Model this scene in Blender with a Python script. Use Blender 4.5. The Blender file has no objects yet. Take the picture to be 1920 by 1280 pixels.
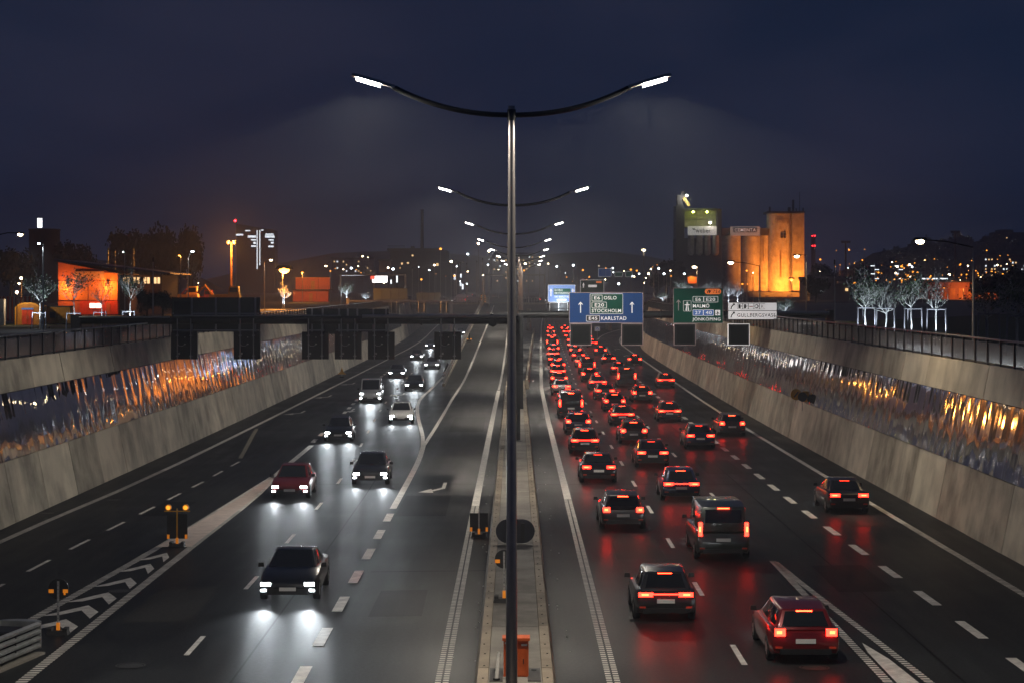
import bpy, bmesh, math, random
from mathutils import Vector, Matrix, noise

random.seed(7)
SC = bpy.context.scene
COL = SC.collection
R = math.radians

# ------------------------------------------------------------------ camera
F_PX, CX, CY, H = 3827.0, 966.0, 541.0, 9.8      # focal length and horizon measured on the photograph
cam = bpy.data.cameras.new('camera')
cam.sensor_width = 36.0
cam.lens = F_PX / 1920.0 * 36.0
cam.shift_x = -(CX - 960.0) / 1920.0
cam.shift_y = -(640.0 - CY) / 1920.0
cam.clip_end = 9000.0
cam_ob = bpy.data.objects.new('camera', cam)
cam_ob.location = (0, 0, H)
cam_ob.rotation_euler = (R(90), 0, 0)
COL.objects.link(cam_ob)
SC.camera = cam_ob

# ------------------------------------------------------------------ night sky
world = bpy.data.worlds.new('World')
SC.world = world
world.use_nodes = True
wn, wl = world.node_tree.nodes, world.node_tree.links
wn.clear()
out = wn.new('ShaderNodeOutputWorld')
bg = wn.new('ShaderNodeBackground')
bg.inputs['Strength'].default_value = 1.0
sky = wn.new('ShaderNodeTexSky')
sky.sky_type = 'NISHITA'
sky.sun_disc = False
sky.sun_elevation = R(-3.5)
sky.sun_rotation = R(180)
sky.air_density = 1.0
sky.dust_density = 0.6
sky.ozone_density = 3.0
dim = wn.new('ShaderNodeMix'); dim.data_type = 'RGBA'; dim.blend_type = 'MULTIPLY'
dim.inputs[0].default_value = 1.0
dim.inputs[7].default_value = (0.008, 0.008, 0.008, 1)
wl.new(sky.outputs[0], dim.inputs[6])
tc = wn.new('ShaderNodeTexCoord')
mp = wn.new('ShaderNodeMapping'); mp.inputs['Scale'].default_value = (1.0, 1.0, 2.6)
nz = wn.new('ShaderNodeTexNoise')
nz.inputs['Scale'].default_value = 5.5; nz.inputs['Detail'].default_value = 4.0; nz.inputs['Roughness'].default_value = 0.5
rp = wn.new('ShaderNodeValToRGB')
rp.color_ramp.elements[0].position = 0.36; rp.color_ramp.elements[0].color = (0.0110, 0.0215, 0.0560, 1)
rp.color_ramp.elements[1].position = 0.66; rp.color_ramp.elements[1].color = (0.0265, 0.0335, 0.0720, 1)
wl.new(tc.outputs['Generated'], mp.inputs['Vector'])
wl.new(mp.outputs[0], nz.inputs['Vector'])
wl.new(nz.outputs['Fac'], rp.inputs['Fac'])
add = wn.new('ShaderNodeMix'); add.data_type = 'RGBA'; add.blend_type = 'ADD'
add.inputs[0].default_value = 1.0
wl.new(dim.outputs[2], add.inputs[6])
wl.new(rp.outputs['Color'], add.inputs[7])
sep = wn.new('ShaderNodeSeparateXYZ'); wl.new(tc.outputs['Generated'], sep.inputs[0])
hz = wn.new('ShaderNodeValToRGB')
hz.color_ramp.elements[0].position = 0.0; hz.color_ramp.elements[0].color = (1.35, 1.28, 1.20, 1)
hz.color_ramp.elements[1].position = 0.19; hz.color_ramp.elements[1].color = (0.42, 0.52, 0.56, 1)
wl.new(sep.outputs[2], hz.inputs['Fac'])
grd = wn.new('ShaderNodeMix'); grd.data_type = 'RGBA'; grd.blend_type = 'MULTIPLY'; grd.inputs[0].default_value = 1.0
wl.new(add.outputs[2], grd.inputs[6]); wl.new(hz.outputs[0], grd.inputs[7])
wl.new(grd.outputs[2], bg.inputs['Color'])
wl.new(bg.outputs[0], out.inputs['Surface'])

SC.view_settings.view_transform = 'Standard'
SC.view_settings.look = 'None'
SC.view_settings.exposure = 0.0
SC.view_settings.gamma = 1.0
SC.render.engine = 'CYCLES'
cy = SC.cycles
cy.use_denoising = True
cy.denoiser = 'OPENIMAGEDENOISE'
cy.max_bounces = 4
cy.diffuse_bounces = 2
cy.glossy_bounces = 2
cy.transmission_bounces = 3
cy.volume_bounces = 0
cy.transparent_max_bounces = 8
cy.sample_clamp_direct = 40.0
cy.sample_clamp_indirect = 14.0
cy.blur_glossy = 0.5
cy.caustics_reflective = False
cy.caustics_refractive = False
cy.use_light_tree = True
cy.denoising_prefilter = 'ACCURATE'
cy.denoising_input_passes = 'RGB_ALBEDO_NORMAL'
cy.use_adaptive_sampling = True
cy.adaptive_threshold = 0.02
cy.adaptive_min_samples = 32

# ------------------------------------------------------------------ helpers
def P(x, y, Y):
    "point at depth Y that the photograph shows at pixel x, y"
    return Vector(((x - CX) / F_PX * Y, Y, H - (y - CY) / F_PX * Y))

def G(x, y, z=0.0):
    "point of a level surface at height z"
    Y = (H - z) * F_PX / (y - CY)
    return ((x - CX) / F_PX * Y, Y)

def lerp_table(tab, t):
    if t <= tab[0][0]:
        return tab[0][1]
    for (a, va), (b, vb) in zip(tab, tab[1:]):
        if t <= b:
            return va + (vb - va) * (t - a) / (b - a)
    return tab[-1][1]

class MB:
    "collects shapes and links them as one mesh object"
    def __init__(s):
        s.v, s.f = [], []
    def add(s, vs, fs):
        o = len(s.v)
        s.v += [tuple(v) for v in vs]
        s.f += [tuple(i + o for i in f) for f in fs]
        return s
    def box(s, c, d, rz=0.0, taper=1.0):
        cx, cy_, cz = c; dx, dy, dz = d[0] / 2, d[1] / 2, d[2] / 2
        vs = []
        ca, sa = math.cos(rz), math.sin(rz)
        for k in (-1, 1):
            t = taper if k > 0 else 1.0
            for (i, j) in ((-1, -1), (1, -1), (1, 1), (-1, 1)):
                x, y = i * dx * t, j * dy * t
                vs.append((cx + x * ca - y * sa, cy_ + x * sa + y * ca, cz + k * dz))
        return s.add(vs, [(3, 2, 1, 0), (4, 5, 6, 7), (0, 1, 5, 4), (1, 2, 6, 5), (2, 3, 7, 6), (3, 0, 4, 7)])
    def tube(s, pts, r, n=8, caps=True):
        pts = [Vector(p) for p in pts]
        rs = r if isinstance(r, (list, tuple)) else [r] * len(pts)
        vs, fs = [], []
        up = Vector((0, 0, 1))
        prev = None
        for i, p in enumerate(pts):
            d = (pts[min(i + 1, len(pts) - 1)] - pts[max(i - 1, 0)])
            if d.length < 1e-9: d = Vector((0, 0, 1))
            d.normalize()
            if prev is None:
                a = d.cross(up if abs(d.z) < 0.95 else Vector((1, 0, 0))).normalized()
            else:
                a = prev - d * prev.dot(d)
                a = a.normalized() if a.length > 1e-6 else d.cross(up).normalized()
            prev = a
            b = d.cross(a)
            for k in range(n):
                t = 2 * math.pi * k / n
                vs.append(p + (a * math.cos(t) + b * math.sin(t)) * rs[i])
        for i in range(len(pts) - 1):
            for k in range(n):
                k2 = (k + 1) % n
                fs.append((i * n + k, i * n + k2, (i + 1) * n + k2, (i + 1) * n + k))
        if caps:
            fs.append(tuple(range(n - 1, -1, -1)))
            fs.append(tuple((len(pts) - 1) * n + k for k in range(n)))
        return s.add(vs, fs)
    def prism(s, poly, y0, y1):
        "polygon in x,z pushed from y0 to y1"
        n = len(poly)
        vs = [(x, y0, z) for x, z in poly] + [(x, y1, z) for x, z in poly]
        fs = [tuple(range(n)), tuple(range(2 * n - 1, n - 1, -1))]
        for i in range(n):
            j = (i + 1) % n
            fs.append((i, i + n, j + n, j))
        return s.add(vs, fs)
    def slab(s, poly, z0, z1):
        "polygon in x,y pushed from z0 to z1"
        n = len(poly)
        vs = [(x, y, z0) for x, y in poly] + [(x, y, z1) for x, y in poly]
        fs = [tuple(range(n - 1, -1, -1)), tuple(range(n, 2 * n))]
        for i in range(n):
            j = (i + 1) % n
            fs.append((i, j, j + n, i + n))
        return s.add(vs, fs)
    def sphere(s, c, r, seg=10, ring=6, sz=1.0):
        vs = [(c[0], c[1], c[2] + r * sz)]
        for i in range(1, ring):
            a = math.pi * i / ring
            for k in range(seg):
                t = 2 * math.pi * k / seg
                vs.append((c[0] + r * math.sin(a) * math.cos(t), c[1] + r * math.sin(a) * math.sin(t), c[2] + r * sz * math.cos(a)))
        vs.append((c[0], c[1], c[2] - r * sz))
        fs = [(0, 1 + k, 1 + (k + 1) % seg) for k in range(seg)]
        for i in range(ring - 2):
            for k in range(seg):
                a = 1 + i * seg; b = a + seg; k2 = (k + 1) % seg
                fs.append((a + k, b + k, b + k2, a + k2))
        l = len(vs) - 1; a = 1 + (ring - 2) * seg
        fs += [(l, a + (k + 1) % seg, a + k) for k in range(seg)]
        return s.add(vs, fs)
    def disc_y(s, c, r, th=0.02, seg=20, sx=1.0):
        "a round plate that faces -y"
        return s.prism([(c[0] + r * sx * math.cos(2 * math.pi * k / seg), c[2] + r * math.sin(2 * math.pi * k / seg)) for k in range(seg)], c[1] - th / 2, c[1] + th / 2)
    def mesh(s, name, smooth=None):
        me = bpy.data.meshes.new(name)
        me.from_pydata(s.v, [], s.f)
        bm = bmesh.new(); bm.from_mesh(me)
        bmesh.ops.recalc_face_normals(bm, faces=bm.faces)
        bm.to_mesh(me); bm.free()
        if smooth is not None:
            me.shade_smooth()
            me.set_sharp_from_angle(angle=R(smooth))
        return me
    def build(s, name, mat, parent=None, smooth=None, **kw):
        return link(name, s.mesh(name, smooth), mat, parent, **kw)

def link(name, me, mat, parent=None, loc=None, rot=None, per_object=False, **kw):
    o = bpy.data.objects.new(name, me)
    COL.objects.link(o)
    if mat is not None and me is not None:
        if per_object:
            if not me.materials: me.materials.append(None)
            o.material_slots[0].link = 'OBJECT'
            o.material_slots[0].material = mat
        elif not me.materials:
            me.materials.append(mat)
    if parent is not None:
        o.parent = parent
    if loc is not None: o.location = loc
    if rot is not None: o.rotation_euler = rot
    tag(o, **kw)
    return o

def tag(o, label=None, cat=None, group=None, kind=None):
    if label: o['label'] = label
    if cat: o['category'] = cat
    if group: o['group'] = group
    if kind: o['kind'] = kind
    return o

def thing(name, label, cat, loc=(0, 0, 0), rz=0.0, group=None):
    o = bpy.data.objects.new(name, None)
    o.empty_display_size = 0.2
    COL.objects.link(o)
    o.location = loc
    o.rotation_euler = (0, 0, rz)
    return tag(o, label, cat, group)

def copy_tree(o, parent=None):
    c = o.copy()
    COL.objects.link(c)
    c.parent = parent
    for ch in list(o.children):
        copy_tree(ch, c)
    return c

def lamp_light(name, kind, power, col, parent, loc, rot=(0, 0, 0), size=0.15, angle=150, blend=0.6):
    l = bpy.data.lights.new(name, kind)
    l.energy = power
    l.color = col
    l.shadow_soft_size = size
    if kind == 'SPOT':
        l.spot_size = R(angle); l.spot_blend = blend
    o = bpy.data.objects.new(name, l)
    COL.objects.link(o)
    o.parent = parent
    o.location = loc
    o.rotation_euler = rot
    return o

# ------------------------------------------------------------------ materials
MATS = {}
def nodes_of(name):
    m = bpy.data.materials.new(name); m.use_nodes = True
    MATS[name] = m
    n = m.node_tree.nodes; l = m.node_tree.links
    return m, n, l, n['Principled BSDF']

def mat(name, col, rough=0.6, metal=0.0, var=0.25, scale=3.0, bump=0.0, bscale=40.0, coat=0.0, spec=0.5, alpha=1.0, coords='Object', stretch=(1, 1, 1), rvar=0.0):
    "base colour broken up by two noises, with fine relief"
    m, n, l, b = nodes_of(name)
    t = n.new('ShaderNodeTexCoord')
    mp_ = n.new('ShaderNodeMapping'); mp_.inputs['Scale'].default_value = stretch
    l.new(t.outputs[coords], mp_.inputs['Vector'])
    a = n.new('ShaderNodeTexNoise'); a.inputs['Scale'].default_value = scale; a.inputs['Detail'].default_value = 7.0; a.inputs['Roughness'].default_value = 0.6
    l.new(mp_.outputs[0], a.inputs['Vector'])
    r = n.new('ShaderNodeValToRGB')
    r.color_ramp.elements[0].position = 0.28; r.color_ramp.elements[1].position = 0.75
    r.color_ramp.elements[0].color = tuple(c * (1 - var) for c in col) + (1,)
    r.color_ramp.elements[1].color = tuple(min(1, c * (1 + var)) for c in col) + (1,)
    l.new(a.outputs['Fac'], r.inputs['Fac'])
    l.new(r.outputs['Color'], b.inputs['Base Color'])
    b.inputs['Roughness'].default_value = rough
    if rvar:
        mr = n.new('ShaderNodeMapRange')
        mr.inputs['From Min'].default_value = 0.3; mr.inputs['From Max'].default_value = 0.7
        mr.inputs['To Min'].default_value = rough - rvar; mr.inputs['To Max'].default_value = rough + rvar
        l.new(a.outputs['Fac'], mr.inputs['Value'])
        l.new(mr.outputs[0], b.inputs['Roughness'])
    b.inputs['Metallic'].default_value = metal
    b.inputs['Specular IOR Level'].default_value = spec
    b.inputs['Coat Weight'].default_value = coat
    b.inputs['Coat Roughness'].default_value = 0.06
    b.inputs['Alpha'].default_value = alpha
    if bump:
        c = n.new('ShaderNodeTexNoise'); c.inputs['Scale'].default_value = bscale; c.inputs['Detail'].default_value = 4.0
        l.new(t.outputs[coords], c.inputs['Vector'])
        bu = n.new('ShaderNodeBump'); bu.inputs['Strength'].default_value = bump; bu.inputs['Distance'].default_value = 0.02
        l.new(c.outputs['Fac'], bu.inputs['Height'])
        l.new(bu.outputs[0], b.inputs['Normal'])
    return m

def emit(name, col, strength, base=(0.05, 0.05, 0.05), sample=False):
    m, n, l, b = nodes_of(name)
    m.cycles.emission_sampling = 'AUTO' if sample else 'NONE'
    b.inputs['Base Color'].default_value = base + (1,)
    b.inputs['Emission Color'].default_value = tuple(col) + (1,)
    b.inputs['Emission Strength'].default_value = strength
    b.inputs['Roughness'].default_value = 0.3
    return m

def asphalt(name, col, rough, wet):
    m, n, l, b = nodes_of(name)
    t = n.new('ShaderNodeTexCoord')
    big = n.new('ShaderNodeTexNoise'); big.inputs['Scale'].default_value = 0.16; big.inputs['Detail'].default_value = 6
    mpg = n.new('ShaderNodeMapping'); mpg.inputs['Scale'].default_value = (2.2, 0.16, 1)      # wear runs along the lanes
    trk = n.new('ShaderNodeTexNoise'); trk.inputs['Scale'].default_value = 0.55; trk.inputs['Detail'].default_value = 4
    fine = n.new('ShaderNodeTexNoise'); fine.inputs['Scale'].default_value = 9.0; fine.inputs['Detail'].default_value = 3; fine.inputs['Roughness'].default_value = 0.6
    l.new(t.outputs['Object'], big.inputs['Vector'])
    l.new(t.outputs['Object'], mpg.inputs['Vector']); l.new(mpg.outputs[0], trk.inputs['Vector'])
    l.new(t.outputs['Object'], fine.inputs['Vector'])
    mx = n.new('ShaderNodeMath'); mx.operation = 'ADD'
    l.new(big.outputs['Fac'], mx.inputs[0]); l.new(trk.outputs['Fac'], mx.inputs[1])
    m2 = n.new('ShaderNodeMath'); m2.operation = 'MULTIPLY_ADD'; m2.inputs[1].default_value = 1.25
    l.new(fine.outputs['Fac'], m2.inputs[0]); l.new(mx.outputs[0], m2.inputs[2])
    r = n.new('ShaderNodeValToRGB')
    r.color_ramp.elements[0].position = 0.0; r.color_ramp.elements[1].position = 1.0
    r.color_ramp.elements[0].color = tuple(c * 0.35 for c in col) + (1,)
    r.color_ramp.elements[1].color = tuple(c * 1.9 for c in col) + (1,)
    mr = n.new('ShaderNodeMapRange'); mr.inputs['From Min'].default_value = 1.15; mr.inputs['From Max'].default_value = 2.15
    l.new(m2.outputs[0], mr.inputs['Value']); l.new(mr.outputs[0], r.inputs['Fac'])
    l.new(r.outputs['Color'], b.inputs['Base Color'])
    rr = n.new('ShaderNodeMapRange'); rr.inputs['From Min'].default_value = 0.7; rr.inputs['From Max'].default_value = 1.3
    rr.inputs['To Min'].default_value = rough - wet; rr.inputs['To Max'].default_value = rough + wet
    l.new(mx.outputs[0], rr.inputs['Value']); l.new(rr.outputs[0], b.inputs['Roughness'])
    b.inputs['Specular IOR Level'].default_value = 0.022
    return m

def concrete(name, col, streak=0.5):
    m, n, l, b = nodes_of(name)
    t = n.new('ShaderNodeTexCoord')
    g = n.new('ShaderNodeNewGeometry')
    oi = n.new('ShaderNodeObjectInfo')
    mp1 = n.new('ShaderNodeMapping'); mp1.inputs['Scale'].default_value = (1.4, 1.4, 0.16)     # rain streaks run down the wall
    s1 = n.new('ShaderNodeTexNoise'); s1.inputs['Scale'].default_value = 1.6; s1.inputs['Detail'].default_value = 8; s1.inputs['Roughness'].default_value = 0.65
    s2 = n.new('ShaderNodeTexNoise'); s2.inputs['Scale'].default_value = 0.6; s2.inputs['Detail'].default_value = 6
    s3 = n.new('ShaderNodeTexNoise'); s3.inputs['Scale'].default_value = 9.0; s3.inputs['Detail'].default_value = 8; s3.inputs['Roughness'].default_value = 0.7
    l.new(g.outputs['Position'], mp1.inputs['Vector']); l.new(mp1.outputs[0], s1.inputs['Vector'])
    l.new(g.outputs['Position'], s2.inputs['Vector']); l.new(g.outputs['Position'], s3.inputs['Vector'])
    a = n.new('ShaderNodeMath'); a.operation = 'MULTIPLY_ADD'; a.inputs[1].default_value = streak
    l.new(s1.outputs['Fac'], a.inputs[0]); l.new(s2.outputs['Fac'], a.inputs[2])
    c = n.new('ShaderNodeMath'); c.operation = 'MULTIPLY_ADD'; c.inputs[1].default_value = 0.22
    l.new(s3.outputs['Fac'], c.inputs[0]); l.new(a.outputs[0], c.inputs[2])
    d = n.new('ShaderNodeMath'); d.operation = 'MULTIPLY_ADD'; d.inputs[1].default_value = 0.30
    l.new(oi.outputs['Random'], d.inputs[0]); l.new(c.outputs[0], d.inputs[2])
    mr = n.new('ShaderNodeMapRange'); mr.inputs['From Min'].default_value = 0.55 + streak * 0.3; mr.inputs['From Max'].default_value = 0.98 + streak * 0.6
    l.new(d.outputs[0], mr.inputs['Value'])
    r = n.new('ShaderNodeValToRGB')
    r.color_ramp.elements[0].color = tuple(x * 0.42 for x in col) + (1,)
    r.color_ramp.elements[1].color = tuple(min(1, x * 1.3) for x in col) + (1,)
    l.new(mr.outputs[0], r.inputs['Fac']); l.new(r.outputs['Color'], b.inputs['Base Color'])
    b.inputs['Roughness'].default_value = 0.78
    bu = n.new('ShaderNodeBump'); bu.inputs['Strength'].default_value = 0.35; bu.inputs['Distance'].default_value = 0.03
    l.new(c.outputs[0], bu.inputs['Height']); l.new(bu.outputs[0], b.inputs['Normal'])
    return m

M_ROAD = asphalt('asphalt', (0.025, 0.027, 0.029), 0.40, 0.09)
M_RAMP = asphalt('ramp_asphalt', (0.040, 0.041, 0.038), 0.50, 0.10)
M_CONC = concrete('wall_concrete', (0.48, 0.44, 0.355), 0.32)
M_MED = concrete('median_concrete', (0.27, 0.25, 0.215), 0.25)
M_KERB = concrete('kerb_concrete', (0.36, 0.30, 0.225), 0.2)
M_PAINT = mat('road_paint', (0.74, 0.71, 0.65), 0.6, var=0.34, scale=2.5, bump=0.3, bscale=30)
M_PAINT_OLD = mat('worn_paint', (0.30, 0.27, 0.20), 0.7, var=0.6, scale=4)
M_PAINT_PINK = mat('gore_paint', (0.72, 0.60, 0.52), 0.55, var=0.2, scale=2)
M_GALV = mat('galvanised_steel', (0.42, 0.42, 0.41), 0.38, metal=0.85, var=0.15, scale=2)
M_POLE = mat('mast_steel', (0.30, 0.28, 0.27), 0.34, metal=0.85, var=0.12, scale=1.2)
M_DARK = mat('dark_steel', (0.035, 0.038, 0.042), 0.45, metal=0.4, var=0.2)
M_BLACK = mat('black_plastic', (0.014, 0.015, 0.017), 0.5, var=0.2)
M_RUBBER = mat('rubber', (0.02, 0.02, 0.021), 0.75, var=0.2)
M_BACK = mat('sign_back_grey', (0.085, 0.095, 0.088), 0.5, metal=0.3, var=0.15, scale=1)
M_BACKG = mat('sign_back_green', (0.16, 0.19, 0.155), 0.5, metal=0.2, var=0.12, scale=1)
M_ORANGE = mat('orange_paint', (0.75, 0.13, 0.025), 0.42, var=0.12)
M_AMBER = emit('amber_reflector', (1.0, 0.30, 0.02), 0.35, base=(0.7, 0.22, 0.02))  # reflectors glow faintly in place of light sent back
M_YEL = mat('yellow_paint', (0.72, 0.37, 0.03), 0.45, var=0.15)
M_RED = mat('red_paint', (0.60, 0.06, 0.025), 0.45, var=0.15)
M_GRASS = mat('grass', (0.035, 0.055, 0.018), 0.9, var=0.6, scale=1.2, bump=0.8, bscale=14)
M_EARTH = mat('ground_earth', (0.045, 0.045, 0.042), 0.85, var=0.5, scale=0.08, bump=0.4, bscale=4)
M_PATH = mat('path_asphalt', (0.12, 0.12, 0.125), 0.7, var=0.25, scale=0.5)
M_BARK = mat('pale_bark', (0.42, 0.43, 0.42), 0.8, var=0.3, scale=8)
M_BARKD = mat('dark_bark', (0.06, 0.05, 0.04), 0.85, var=0.3, scale=8)
M_LEAF = mat('leaf', (0.045, 0.085, 0.04), 0.6, var=0.5, scale=1.5)
M_LEAFD = mat('dark_leaf', (0.026, 0.036, 0.020), 0.7, var=0.5, scale=0.4)
M_WOOD = mat('stake_wood', (0.22, 0.22, 0.25), 0.7, var=0.25, scale=5)
# ================================================================== the cutting: road, walls, median, ramp, bridge
Z_TOP = 6.4                                    # street level beside the cutting
LW = [(-21.2, -10), (-21.0, 80), (-20.7, 110), (-20.4, 160), (-20.4, 272), (-20.7, 347), (-22.0, 430), (-24.5, 528), (-27, 620), (-30, 800)]
RW = [(18.0, -10), (18.0, 115), (18.0, 157), (18.8, 229), (19.6, 300), (21.2, 350), (25, 400), (32, 450), (42, 500), (55, 560), (70, 640), (90, 800)]

def chaikin(pts, n=2):
    for _ in range(n):
        o = [pts[0]]
        for a, b in zip(pts, pts[1:]):
            o.append(tuple(a[i] * 0.75 + b[i] * 0.25 for i in range(len(a))))
            o.append(tuple(a[i] * 0.25 + b[i] * 0.75 for i in range(len(a))))
        pts = o + [pts[-1]]
    return pts

class Path2:
    def __init__(s, pts, smooth=2):
        s.p = [Vector(p) for p in (chaikin(pts, smooth) if smooth else pts)]
        s.L = [0.0]
        for a, b in zip(s.p, s.p[1:]):
            s.L.append(s.L[-1] + (b - a).length)
    def at(s, d):
        d = max(0.0, min(d, s.L[-1]))
        lo, hi = 0, len(s.L) - 1
        while hi - lo > 1:
            m = (lo + hi) // 2
            if s.L[m] <= d: lo = m
            else: hi = m
        a, b = s.p[lo], s.p[lo + 1]
        t = (d - s.L[lo]) / max(1e-9, s.L[lo + 1] - s.L[lo])
        return a + (b - a) * t, (b - a).normalized()
    def at_y(s, y):
        for i in range(len(s.p) - 1):
            a, b = s.p[i], s.p[i + 1]
            if a.y <= y <= b.y:
                return s.L[i] + (s.L[i + 1] - s.L[i]) * (y - a.y) / max(1e-9, b.y - a.y)
        return 0.0 if y < s.p[0].y else s.L[-1]
    def x_at(s, y):
        return s.at(s.at_y(y))[0].x

PL, PR = Path2(LW), Path2(RW)
ys = [-10 + i * 10 for i in range(82)]

def sheet(name, left, right, z, m, kind='structure'):
    vs, fs = [], []
    for i, y in enumerate(ys):
        vs += [(left(y), y, z), (right(y), y, z)]
        if i: fs.append((2 * i - 2, 2 * i - 1, 2 * i + 1, 2 * i))
    return MB().add(vs, fs).build(name, m, kind=kind)

road = sheet('road', lambda y: PL.x_at(y) - 0.4, lambda y: PR.x_at(y) + 0.4, 0.0, M_ROAD)
LEAN = 0.2
gr = MB()
for side, pth in ((-1, PL), (1, PR)):
    vs, fs = [], []
    for i, y in enumerate(ys):
        x = pth.x_at(y) + side * (0.45 + LEAN * 6.5)
        vs += [(x, y, Z_TOP), (side * 6000, y, Z_TOP)]
        if i: fs.append((2 * i - 2, 2 * i - 1, 2 * i + 1, 2 * i))
    gr.add(vs, fs)
gr.add([(-6000, 800, Z_TOP), (6000, 800, Z_TOP), (6000, 8000, Z_TOP), (-6000, 8000, Z_TOP)], [(0, 1, 2, 3)])
gr.add([(-40, 800, -0.2), (100, 800, -0.2), (100, 800, Z_TOP), (-40, 800, Z_TOP)], [(0, 1, 2, 3)])
gr.build('ground', M_EARTH, kind='structure')

# ---------------------------------------------------------------- walls
def steel_mat():
    m, n, l, b = nodes_of('mirror_steel')
    b.inputs['Base Color'].default_value = (0.75, 0.75, 0.76, 1)
    b.inputs['Metallic'].default_value = 1.0
    g = n.new('ShaderNodeNewGeometry')
    a = n.new('ShaderNodeTexNoise'); a.inputs['Scale'].default_value = 0.9; a.inputs['Detail'].default_value = 3
    mp_ = n.new('ShaderNodeMapping'); mp_.inputs['Scale'].default_value = (1, 1, 0.4)
    l.new(g.outputs['Position'], mp_.inputs['Vector']); l.new(mp_.outputs[0], a.inputs['Vector'])
    r = n.new('ShaderNodeMapRange'); r.inputs['From Min'].default_value = 0.3; r.inputs['From Max'].default_value = 0.7
    r.inputs['To Min'].default_value = 0.02; r.inputs['To Max'].default_value = 0.045
    l.new(a.outputs['Fac'], r.inputs['Value']); l.new(r.outputs[0], b.inputs['Roughness'])
    return m
M_STEEL = steel_mat()
M_PANE = mat('railing_pane', (0.13, 0.125, 0.14), 0.10, var=0.25, scale=1.0, spec=0.8, alpha=0.66)
M_JOINT = mat('joint_mortar', (0.05, 0.048, 0.045), 0.9, var=0.2)

def wave(s, h):
    k = 0.55 + 0.45 * math.sin(s * 0.31 + 1)
    return ((h - 3.9) * 0.0075 * k * math.sin(s * 3.9 + 1.5 * math.sin(s * 0.47)) + 0.0035 * math.sin(s * 2.7 + 1.3 * math.sin(s * 0.53)) +
            0.0007 * math.sin(s * 9.3 + h * .6) + 0.0022 * math.sin(h * 2.2 + s * 0.5 + 1.7 * math.sin(s * 0.21)))

def wall_point(pth, side, d, h, off):
    p, t = pth.at(d)
    n = Vector((t.y, -t.x)) * (1 if side > 0 else -1)          # away from the road
    q = p + n * (LEAN * h - off)
    return Vector((q.x, q.y, h))

def retaining_wall(side, pth, y0, y1, label, rail_label):
    root = thing('retaining_wall', label, 'wall', (0, 0, 0))
    d0, d1 = pth.at_y(y0), pth.at_y(y1)
    def seg(name, a, b, h0, h1, off, th, m, jit=0.0):
        vs = []
        for (d, h) in ((a, h0), (b, h0), (b, h1), (a, h1)):
            vs.append(wall_point(pth, side, d, h, off + jit))
        for (d, h) in ((a, h0), (b, h0), (b, h1), (a, h1)):
            vs.append(wall_point(pth, side, d, h, off - th))
        MB().add(vs, [(0, 1, 2, 3), (7, 6, 5, 4), (0, 4, 5, 1), (1, 5, 6, 2), (2, 6, 7, 3), (3, 7, 4, 0)]).build(name, m, root)
    # dark backing seen in the open joints
    bk = MB(); vs, fs = [], []
    n = int((d1 - d0) / 6)
    for i in range(n + 1):
        d = d0 + (d1 - d0) * i / n
        vs += [wall_point(pth, side, d, 0.0, -0.16), wall_point(pth, side, d, 6.6, -0.16)]
        if i: fs.append((2 * i - 2, 2 * i, 2 * i + 1, 2 * i - 1))
    bk.add(vs, fs).build('backing', M_JOINT, root)
    pitch = 5.9
    k = 0
    d = d0
    while d < d1 - 0.5:
        e = min(d + pitch, d1)
        seg('concrete_slab', d + 0.025, e - 0.025, 0.0, 2.52, 0.0, 0.3, M_CONC, random.uniform(-0.012, 0.012))
        seg('parapet_slab', d + 0.025 + 1.3, e - 0.025 + 1.3, 5.34, 6.70, 0.10, 0.5, M_CONC, random.uniform(-0.012, 0.012))
        d = e; k += 1
    # kerb at the wall foot
    # polished wavy steel sheets
    d, e_end, w = d0, pth.at_y(min(y1, 390)), 2.95
    while d < e_end - 0.5:
        a, b = d + 0.004, d + w - 0.004
        Y = pth.at(d)[0].y
        nu, nv = (28, 16) if Y < 200 else (14, 10)
        tilt = random.uniform(-0.006, 0.006)
        vs, fs = [], []
        for i in range(nu + 1):
            for j in range(nv + 1):
                dd = a + (b - a) * i / nu; h = 2.56 + 2.74 * j / nv
                vs.append(wall_point(pth, side, dd, h, 0.03 + wave(dd + side * 7, h) + tilt * (j / nv - 0.5)))
        for i in range(nu):
            for j in range(nv):
                q = i * (nv + 1) + j
                fs.append((q, q + nv + 1, q + nv + 2, q + 1))
        MB().add(vs, fs).build('steel_sheet', M_STEEL, root, smooth=80)
        d += w
    # beyond the art sheets plain concrete fills the band
    if y1 > 395:
        d = e_end
        while d < d1 - 0.5:
            e = min(d + pitch, d1)
            seg('concrete_slab', d + 0.025, e - 0.025, 2.54, 5.32, 0.0, 0.3, M_CONC, random.uniform(-0.01, 0.01))
            d = e
    # railing with grey panes on the parapet
    rl = thing('glass_railing', rail_label, 'railing', (0, 0, 0))
    dr1 = pth.at_y(min(y1, 470))
    pp = 2.25
    def rp(d, h):
        v = wall_point(pth, side, d, 6.70, 0.0); v.z = h; return v
    tops, lows = [], []
    i = 0
    post_me = MB().box((0, 0, 0.5), (0.07, 0.10, 1.0)).mesh('post'); post_me.materials.append(M_DARK)
    pane_me = MB().box((0, 0, 0.5), (pp - 0.16, 0.018, 0.80)).mesh('pane'); pane_me.materials.append(M_PANE)
    d = d0
    while d < dr1:
        a = rp(d, 6.70); b = rp(d + pp, 6.70)
        ang = math.atan2(b.y - a.y, b.x - a.x)
        link('post', post_me, None, rl, loc=a, rot=(0, 0, ang))
        link('pane', pane_me, None, rl, loc=(a + b) / 2, rot=(0, 0, ang))
        tops.append(rp(d, 7.74)); lows.append(rp(d, 6.76))
        d += pp
    MB().tube(tops, 0.045, 6).build('top_rail', M_GALV, rl)
    MB().tube(lows, 0.03, 4).build('bottom_rail', M_DARK, rl)
    return root

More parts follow.
